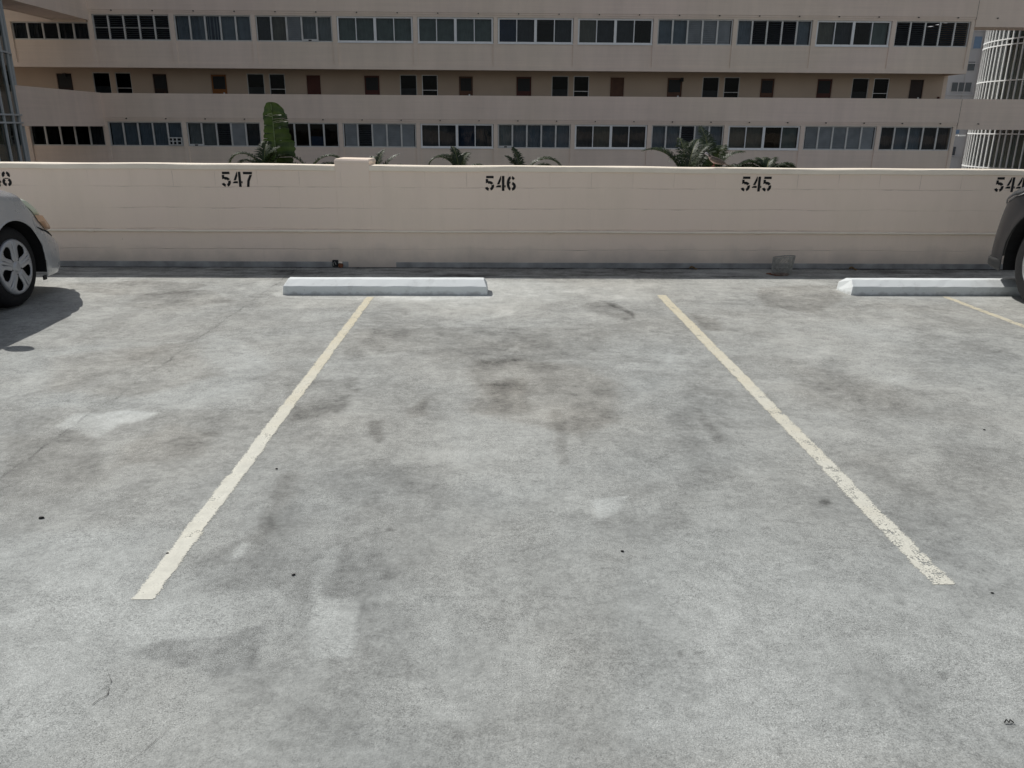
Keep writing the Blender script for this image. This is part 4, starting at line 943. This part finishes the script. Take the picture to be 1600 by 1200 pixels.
def wheel(c):
    R, rr, tw = c['Rw'], c['rim'], .205
    w = MB(); prof = [(-tw + .03, rr - .01), (-tw, R - .075), (-tw + .008, R - .03), (-tw + .035, R - .004), (-.11, R), (-.036, R - .004), (-.012, R - .022), (-.002, R - .055), (-.006, rr + .012), (-.014, rr - .004)]
    rows = [];  n = 88
    for k in range(n):
        a = 2 * math.pi * k / n; row = []
        for i, (x, r) in enumerate(prof):
            if i in (3, 4, 5): r -= .004 * (k % 2)
            row.append((x, r * math.cos(a), r * math.sin(a)))
        rows.append(row)
    w.grid(rows, closeu=True); root = w.build('wheel', M_tyre, None, smooth=True)
    for po in root.data.polygons: pass
    h = MB(); nr_, na_ = 26, 180; rot = c['rot']
    def pt(i, k):
        r = .0 + (rr + .002) * i / nr_; a = 2 * math.pi * k / na_ + rot; s = ((math.degrees(a - rot) + 36) % 72) - 36
        x = .004 - .030 * (r / rr - .55) ** 2 * 1.2
        sp_w = 36 - c['hole'](min(1, max(0, (r / rr - .30) / .58)))
        if .3 < r / rr < .9: x += .009 * max(0, 1 - abs(s) / max(8, sp_w)) - (.007 if c['groove'] and abs(abs(s) - 5) < 1.6 else 0)
        if r / rr > .92: x = .002 - (.016 if r / rr > .985 else 0)
        if r / rr < .17: x = .012 if r / rr < .14 else .007
        return (x, r * math.cos(a), r * math.sin(a)), r / rr, s
    V = []; F = []; idx = {}
    for i in range(nr_ + 1):
        for k in range(na_): p, q, s = pt(i, k); idx[i, k] = len(V); V.append(p)
    for i in range(nr_):
        for k in range(na_):
            q = (i + .5) / nr_; a = (k + .5) / na_ * 360; s = ((a + 36) % 72) - 36; t_ = (q - .30) / .58
            if 0 < t_ < 1 and 36 - abs(s) < c['hole'](t_): continue
            F.append((idx[i, k], idx[i, (k + 1) % na_], idx[i + 1, (k + 1) % na_], idx[i + 1, k]))
    h.add(V, F); ho = h.build('hubcap', c['rimmat'], root, smooth=True)
    md = ho.modifiers.new('s', 'SOLIDIFY'); md.thickness = .008; md.offset = -1
    b = MB(); rows = [[(-.045, r * math.cos(2 * math.pi * k / 48), r * math.sin(2 * math.pi * k / 48)) for k in range(48)] for r in (.001, rr + .01)]; b.grid(rows, closev=True)
    b.build('brake_disc', M_black, root)
    for j in range(5):
        a = math.radians(72 * j + 36) + rot; r = rr * .30
        m = MB().tube([(-.012, r * math.cos(a), r * math.sin(a)), (.010, r * math.cos(a), r * math.sin(a))], .0105, 10); m.build('wheel_nut', M_plastic if c['groove'] else M_steel, root)
    return root

# --- silver car at the left edge
silver = carpaint('silver_car_paint', (.46, .475, .49), .3, .28)
def det_a(patch, S, root, paint):
    patch('bumper', paint, .345, .985, .0, .70, .012, (70, 26), fn=lambda s: (0, .76 - .14 * s))
    o = patch('headlight', M_lens, .36, .84, .86, 1.38, .030, (50, 30), fn=lambda s: (.86 - .10 * s + (.42 * (1 - s) ** 1.6), 1.12 + .36 * math.sin(math.pi * min(1, s + .22)) ** .7 - .1 * s))
    patch('indicator', M_amber, .52, .80, .86, 1.1, .040, (40, 20), fn=lambda s: (.86 - .06 * s, .96 + .05 * math.sin(math.pi * s)), parent=o)
    patch('bumper_seam', M_black, .35, .80, .7, .72, .0135, (40, 2), fn=lambda s: (.745 - .10 * s, .765 - .10 * s))
    patch('headlight', M_lens, .40, .80, .86, 1.38, .010, (6, 4), sides=(), fn=None) if 0 else None
    for sd in (1, -1):
        q = S(.84, .42, sd, .01); MB().box(q[0] - .012, q[0] + .012, q[1] - .01, q[1] + .03, q[2] - .04, q[2] + .04).build('bumper_trim', M_plastic, root, bevel=.006)
        MB().box(sd * .836 - .006, sd * .836 + .006, .31, .35, .15, .185).build('mud_flap', M_plastic, root)
cA = dict(W=.865, wb=2.60, yf=.975, yr=-3.42, Rw=.308, RA=.355, rim=.205, ysf=.18, nf=2.9, tuck=.05, shin=.05, paint=silver, rake=1.5, flare=.006,
     low=[(-3.42, .36), (-3.1, .22), (-2.2, .20), (-.5, .19), (.3, .17), (.7, .165), (1.0, .26)],
     sh=[(-3.42, .72), (-3.1, .88), (-1.0, .90), (-.3, .86), (.1, .79), (.5, .68), (.8, .58), (1.0, .42)],
     top=[(-3.42, .80), (-3.1, .96), (-.9, .98), (-.5, .985), (.2, .91), (.7, .79), (.9, .66), (1.0, .46)],
     belt=(-3.25, -.42, .93), roof=(-3.0, -1.15, 1.53), pillars=(-1.55, -2.5), mirror=(-.60, 1.0), doors=((-.48, -1.52), (-1.52, -2.28)), rear=.82,
     hole=lambda t: 21 * math.sin(math.pi * (t * .93 + .04)) ** .55 * (.25 + .95 * t ** .8), rimmat=M_hub, groove=True, rot=rad(17), details=det_a)
carA = car('silver_car', 'silver hatchback with five spoke hubcap, its nose at the left edge of the photo', -4.50, 5.97, cA)
# --- dark grey car at the right edge
grey = carpaint('dark_grey_car_paint', (.014, .015, .018), .1, .36)
def det_b(patch, S, root, paint):
    o = patch('headlight', M_dlens, .30, .74, .9, 1.3, .012, (30, 16), fn=lambda s: (1.0 + .16 * (1 - s) ** 2, 1.25 + .14 * s))
    patch('headlight_chrome', M_chrome, .28, .66, .88, .90, .014, (24, 2), fn=lambda s: (.97 + .16 * (1 - s) ** 2, 1.0 + .16 * (1 - s) ** 2), parent=o)
    patch('lower_bumper', M_plastic, .44, 1.10, 0, .14, .012, (24, 6), fn=lambda s: (0, .15))
    for sd in (1, -1):
        q = S(.86, .12, sd, .018); MB().tube([(q[0] - sd * .07, q[1] + .03, q[2] + .035), (q[0], q[1], q[2] + .02), (q[0] + sd * .012, q[1] - .05, q[2] - .005)], .007, 6).build('fog_lamp_trim', M_chrome, root)
cB = dict(W=.92, wb=2.68, yf=1.03, yr=-3.62, Rw=.37, RA=.43, rim=.232, ysf=.30, nf=2.7, tuck=.02, shin=.07, paint=grey, rake=.22, crease=.0, clad=True, flare=.012,
     low=[(-3.62, .42), (-3.3, .28), (-2.2, .25), (-.5, .24), (.40, .24), (.8, .25), (1.12, .34)],
     sh=[(-3.62, .80), (-3.3, .98), (-1.0, 1.00), (-.3, .98), (.1, .92), (.5, .84), (.85, .72), (1.12, .48)],
     top=[(-3.62, .9), (-3.3, 1.06), (-.9, 1.09), (-.5, 1.10), (.2, 1.04), (.7, .95), (.95, .80), (1.12, .52)],
     belt=(-3.42, -.45, 1.03), roof=(-3.1, -1.15, 1.68), pillars=(-1.6, -2.6), mirror=(-.55, 1.13), doors=((-.5, -1.58), (-1.58, -2.38)), rear=.92,
     hole=lambda t: 21 * math.sin(math.pi * (t * .85 + .10)) ** .6, rimmat=M_alloy, groove=False, rot=rad(5), details=det_b)
carB = car('dark_grey_car', 'dark grey car with machined alloy wheel, its nose at the right edge of the photo', 5.06, 5.87, cB)

# ================================================================ PLANTS
def leafmat(name, c1, c2):
    def f(t, b):
        tc = N(t, 'ShaderNodeTexCoord'); P = tc.outputs['Object']
        col = mixc(t, rng(t, noise(t, P, 7, 4), .35, .65, 0, 1), c1, c2); t.links.new(col, b.inputs['Base Color'])
        tl = N(t, 'ShaderNodeBsdfTranslucent'); t.links.new(col, tl.inputs[0]); mx = N(t, 'ShaderNodeMixShader'); mx.inputs[0].default_value = .3
        t.links.new(b.outputs[0], mx.inputs[1]); t.links.new(tl.outputs[0], mx.inputs[2]); t.links.new(mx.outputs[0], t.nodes['Material Output'].inputs['Surface'])
    return mat(name, c1, .5, spec=.4, fn=f)
M_palm = leafmat('palm_leaf', (.022, .038, .018), (.045, .066, .024)); M_banana = leafmat('banana_leaf', (.034, .060, .016), (.060, .092, .024))
M_stem = mat('palm_stem', (.16, .17, .07), .7, noise=.3, nscale=6); M_midrib = mat('leaf_midrib', (.20, .26, .13), .6, noise=.15, nscale=6)
def frond(b, base, az, el, L, droop, rnd, ll=.34, n=30):
    p = Vector(base); pts = [p.copy()]; d = math.radians(el)
    for i in range(n):
        t = i / n; dirv = Vector((math.cos(az) * math.cos(d), math.sin(az) * math.cos(d), math.sin(d))); p = p + dirv * (L / n); pts.append(p.copy()); d -= math.radians(droop) * (.35 + 1.3 * t) / n
    b.tube(pts, [.011 * (1 - .8 * i / n) for i in range(n + 1)], 5, m=0)
    for i in range(5, n + 1):
        t = i / n; tan = (pts[i] - pts[i - 1]).normalized(); sd = tan.cross(Vector((0, 0, 1))); sd = sd.normalized() if sd.length > .05 else Vector((math.sin(az), -math.cos(az), 0)); up = sd.cross(tan)
        for q in range(3):
            for s in (1, -1):
                l = ll * (math.sin(math.pi * min(1, .12 + t * .86)) ** .6) * rnd.uniform(.8, 1.1); o = pts[i] - tan * (L / n) * .333 * q
                dv = (sd * s * rnd.uniform(.75, .95) + tan * rnd.uniform(.45, .75) + up * rnd.uniform(.15, .45)).normalized(); wv = tan * .0075
                m_ = o + dv * l * .5; e = o + dv * l - Vector((0, 0, l * rnd.uniform(.18, .42)))
                b.add([o - wv * .6, o + wv * .6, m_ + wv, m_ - wv, e], [(0, 1, 2, 3), (3, 2, 4)], 1)
def palm(x, y, zb, specs, label, seed, stems=3):
    rnd = random.Random(seed); root = thing('areca_palm', label, 'palm', (x, y, -4), 'areca palms behind the deck wall')
    for k in range(stems):
        a = k * 2.1; MB().tube([(.12 * math.cos(a), .12 * math.sin(a), 0), (.07 * math.cos(a), .07 * math.sin(a), (zb + 4) * .6), (.02 * math.cos(a), .02 * math.sin(a), zb + 4)], [.045, .035, .02], 8).build('stem', M_stem, root, smooth=True)
    for (az, el, L, dr, ll) in specs:
        b = MB(); frond(b, (rnd.uniform(-.03, .03), rnd.uniform(-.03, .03), zb + 4), math.radians(az), el, L, dr, rnd, ll); b.build('frond', [M_stem, M_palm], root)
    return root
def low_fan(n, rnd, L=(.45, .7)): return [(360 * k / n + rnd.uniform(-15, 15), rnd.uniform(15, 40), rnd.uniform(*L), rnd.uniform(80, 120), .26) for k in range(n)]
r_ = random.Random(4)
palm(-3.92, 13.6, .52, [(178, 80, .92, 190, .17), (172, 70, .7, 170, .18), (30, 84, .6, 60, .2), (90, 80, .7, 60, .22), (340, 80, .5, 60, .2)] + low_fan(2, r_, (.3, .45)), 'palm with one long frond arching left of the giant upright leaf', 1)
palm(-3.27, 14.0, .46, [(180, 74, 1.05, 185, .17), (172, 64, .8, 170, .17), (8, 76, 1.0, 185, .18), (0, 62, .85, 170, .18), (40, 60, .7, 160, .18)] + low_fan(4, r_), 'palm with two small arches just over the wall between the giant leaf and the pilaster', 2)
palm(-2.25, 14.6, .20, [(178, 62, .85, 150, .18), (20, 78, .85, 60, .20), (60, 82, .85, 50, .18), (100, 76, .8, 60, .18), (0, 70, .8, 80, .18)] + low_fan(3, r_), 'palm whose tips peek over the wall pilaster', 3)
palm(-.68, 14.0, .50, [(172, 80, .78, 170, .17), (150, 84, .6, 110, .17), (120, 86, .60, 60, .17), (60, 84, .55, 80, .17), (5, 58, .68, 150, .16), (20, 45, .5, 130, .16)] + low_fan(3, r_), 'small upright palm tuft left of number 546, its right frond drooping', 4)
palm(.40, 14.0, .38, [(178, 64, .75, 140, .2), (140, 86, .68, 40, .2), (4, 76, 1.15, 190, .22), (8, 66, 1.0, 180, .22), (150, 80, .6, 60, .2)] + low_fan(4, r_), 'palm with a frond arching right, above number 546', 5)
palm(3.20, 13.6, .22, [(174, 84, 1.25, 110, .26), (165, 74, 1.1, 165, .24), (185, 62, .9, 170, .24), (150, 86, 1.1, 90, .26), (100, 88, 1.1, 60, .26), (60, 86, 1.15, 70, .26), (20, 82, 1.1, 90, .26), (8, 76, 1.0, 178, .24), (355, 68, .75, 175, .22), (30, 84, 1.1, 70, .26)], 'largest bushy palm, beside the perched dove', 6, 4)
palm(3.78, 14.2, .30, [(90, 84, 1.1, 60, .26), (150, 80, 1.1, 90, .26), (60, 80, 1.05, 80, .26), (190, 76, 1.1, 120, .26), (0, 82, .95, 90, .26), (270, 78, 1.1, 90, .26), (330, 76, .8, 120, .24), (110, 86, 1.2, 50, .28)] + low_fan(3, r_), 'dense dark palm directly behind the perched dove', 8)
palm(4.72, 14.0, .60, [(178, 52, .72, 150, .2), (165, 60, .6, 150, .2), (10, 50, .45, 150, .18), (60, 70, .5, 120, .2), (100, 70, .5, 120, .2), (350, 50, .6, 140, .2)] + low_fan(4, r_), 'low spreading palm above number 545', 7)
# giant upright banana leaf
bn = thing('banana_plant', 'banana plant with one giant tattered upright leaf rising above the wall right of number 547', 'banana plant', (-3.75, 14.0, -4))
MB().tube([(0, 0, 0), (0, .02, 2.2), (-.02, 0, 4.35)], [.11, .09, .045], 12).build('stem', M_stem, bn, smooth=True)
def big_leaf(name, x0, zb, L, Wr, Wl, lean, yaw, seed, m=M_banana):
    rnd = random.Random(seed); n = 96; nv = 8; b = MB(); mid = []
    for i in range(n + 1):
        t = i / n; mid.append(Vector((x0 + lean * t + .03 * math.sin(t * 3), .10 * math.sin(t * 2.2), zb + L * t)))
    for sgn, Wd, fold in ((1, Wr, .35), (-1, Wl, 1.05)):
        cuts = sorted(rnd.sample(range(6, n - 4), 15)); rows = []; ang = 0; offz = 0; seg = []
        for i in range(n + 1):
            t = i / n; prof = (math.sin(math.pi * min(1, t * .93 + .055)) ** .30) * (1 - .15 * (t < .1))
            if i in cuts:
                seg.append(rows); rows = []; ang = rnd.uniform(-.16, .16); offz = rnd.uniform(-.012, .006)
            row = []
            for k in range(nv + 1):
                v = k / nv; ww = Wd * prof * v * (1 + .04 * math.sin(i * 1.3)); a = fold + ang * v + .12 * math.sin(t * 22 + k * .4)
                row.append(mid[i] + Vector((sgn * ww * math.cos(a * .8), -ww * math.sin(a) * .8 + .008 * math.sin(i * .9), .18 * ww + offz * v * 1.5 - .35 * ww * v * (1 if t > .9 else .2))))
            rows.append(row)
        seg.append(rows)
        for q_, s in enumerate(seg):
            if q_ + 1 < len(seg) and seg[q_ + 1]: s.append([p + Vector((0, .004, -.004 - (.010 * rnd.random() * (k / nv) ** 2))) for k, p in enumerate(seg[q_ + 1][0])])
            if len(s) > 1: b.grid(s)
    b.tube(mid, [.024 * (1 - .75 * i / n) for i in range(n + 1)], 8, m=1)
    return b.build(name, [m, M_midrib], bn, smooth=True)
big_leaf('leaf', -.16, 3.70, 2.03, .37, .24, .05, 0, 3)
big_leaf('leaf', .12, 3.4, 1.15, .20, .20, .22, 0, 5, M_palm)
big_leaf('leaf', .02, 3.3, 1.10, .22, .22, -.22, 0, 6, M_palm)

# ================================================================ DOVE
dv_fn = lambda: None
def dove_fn(t, b):
    tc = N(t, 'ShaderNodeTexCoord'); P = tc.outputs['Object']; sx = N(t, 'ShaderNodeSeparateXYZ'); t.links.new(P, sx.inputs[0])
    n = noise(t, P, 60, 4)
    back = mixc(t, rng(t, n, .35, .65, 0, 1), (.12, .095, .08), (.17, .135, .115)); breast = (.32, .245, .235)
    h = math_(t, 'ADD', sx.outputs[2], math_(t, 'MULTIPLY', sx.outputs[0], .45))
    c1 = mixc(t, rng(t, h, .062, .075, 0, 1), breast, back)
    c2 = mixc(t, rng(t, sx.outputs[0], -.078, -.066, 1, 0), c1, (.36, .34, .35))
    d = math_(t, 'ABSOLUTE', math_(t, 'ADD', sx.outputs[0], .062)); 
    nk = math_(t, 'MULTIPLY', rng(t, d, .008, .012, 1, 0), rng(t, sx.outputs[2], .090, .095, 0, 1)); nk = math_(t, 'MULTIPLY', nk, math_(t, 'GREATER_THAN', noise(t, P, 260, 1), .5))
    t.links.new(mixc(t, nk, c2, (.02, .02, .02)), b.inputs['Base Color'])
M_dove = mat('dove_feathers', (.2, .16, .15), .85, fn=dove_fn); M_dwing = mat('dove_wing', (.13, .105, .088), .85, noise=.35, nscale=70)
M_eye = mat('eye', (.01, .01, .01), .2); M_beak = mat('dove_beak', (.05, .045, .045), .5); M_leg = mat('dove_leg', (.30, .10, .10), .6)
bird = thing('dove', 'small brown spotted dove with pinkish breast, perched on the wall top and facing left', 'bird', (2.135, 7.90, .988))
b = MB(); rows = []
bod = [(-.108, .122, .002, .002), (-.104, .122, .0075, .008), (-.096, .123, .0115, .0125), (-.085, .121, .0125, .0135), (-.074, .112, .0120, .0145), (-.062, .098, .0150, .0200), (-.046, .082, .0235, .0280), (-.024, .068, .0300, .0320),
       (.002, .058, .0325, .0310), (.030, .050, .0290, .0265), (.058, .041, .0210, .0190), (.082, .033, .0135, .0120), (.102, .026, .0105, .0070), (.130, .018, .0115, .0040), (.156, .010, .0110, .0028), (.172, .005, .0085, .0015)]
for (x, z, ry, rz) in bod: rows.append([(x, ry * math.cos(2 * math.pi * k / 20), z + rz * math.sin(2 * math.pi * k / 20)) for k in range(20)])
b.grid(rows, closev=True, m=0); b.add(rows[0], [tuple(range(20))]); b.add(rows[-1], [tuple(range(20))])
for s in (1, -1):                                             # eyes and legs belong to the body
    b.tube([(-.0965, s * .0098, .1262), (-.0965, s * .0128, .1265)], [.0028, .0016], 8, m=1)
    b.tube([(-.004, s * .013, .034), (-.010, s * .013, .018), (-.007, s * .013, .006)], [.0045, .0022, .0018], 6, m=2)
    for dx, dy in ((-.020, -.006), (-.022, .0), (-.020, .007), (.012, 0)): b.tube([(-.007, s * .013, .006), (-.007 + dx * .6, s * .013 + dy * .6, .004), (-.007 + dx, s * .013 + dy, .001)], [.0016, .0013, .0008], 5, m=2)
b.tube([(-.104, 0, .121), (-.113, 0, .1185), (-.121, 0, .1150)], [.0042, .0027, .0008], 8, m=3)
bo = b.build('body', [M_dove, M_eye, M_leg, M_beak], bird, smooth=True)
for s in (1, -1):
    b = MB(); rows = []
    for i in range(15):
        t_ = i / 14; x = -.050 + .150 * t_; zc = .083 - .052 * t_; hh = .022 * math.sin(math.pi * min(1, .22 + t_ * .76)) ** .8; row = []
        for k in range(9):
            q = k / 8 * 2 - 1; row.append((x + .006 * q, s * (.0305 * math.sin(math.pi * min(1, .25 + t_ * .62)) ** .8 * math.sqrt(max(0, 1 - .55 * q * q)) + .0025), zc + hh * q))
        rows.append(row)
    b.grid(rows); o = b.build('wing', M_dwing, bird, smooth=True); md = o.modifiers.new('s', 'SOLIDIFY'); md.thickness = .003
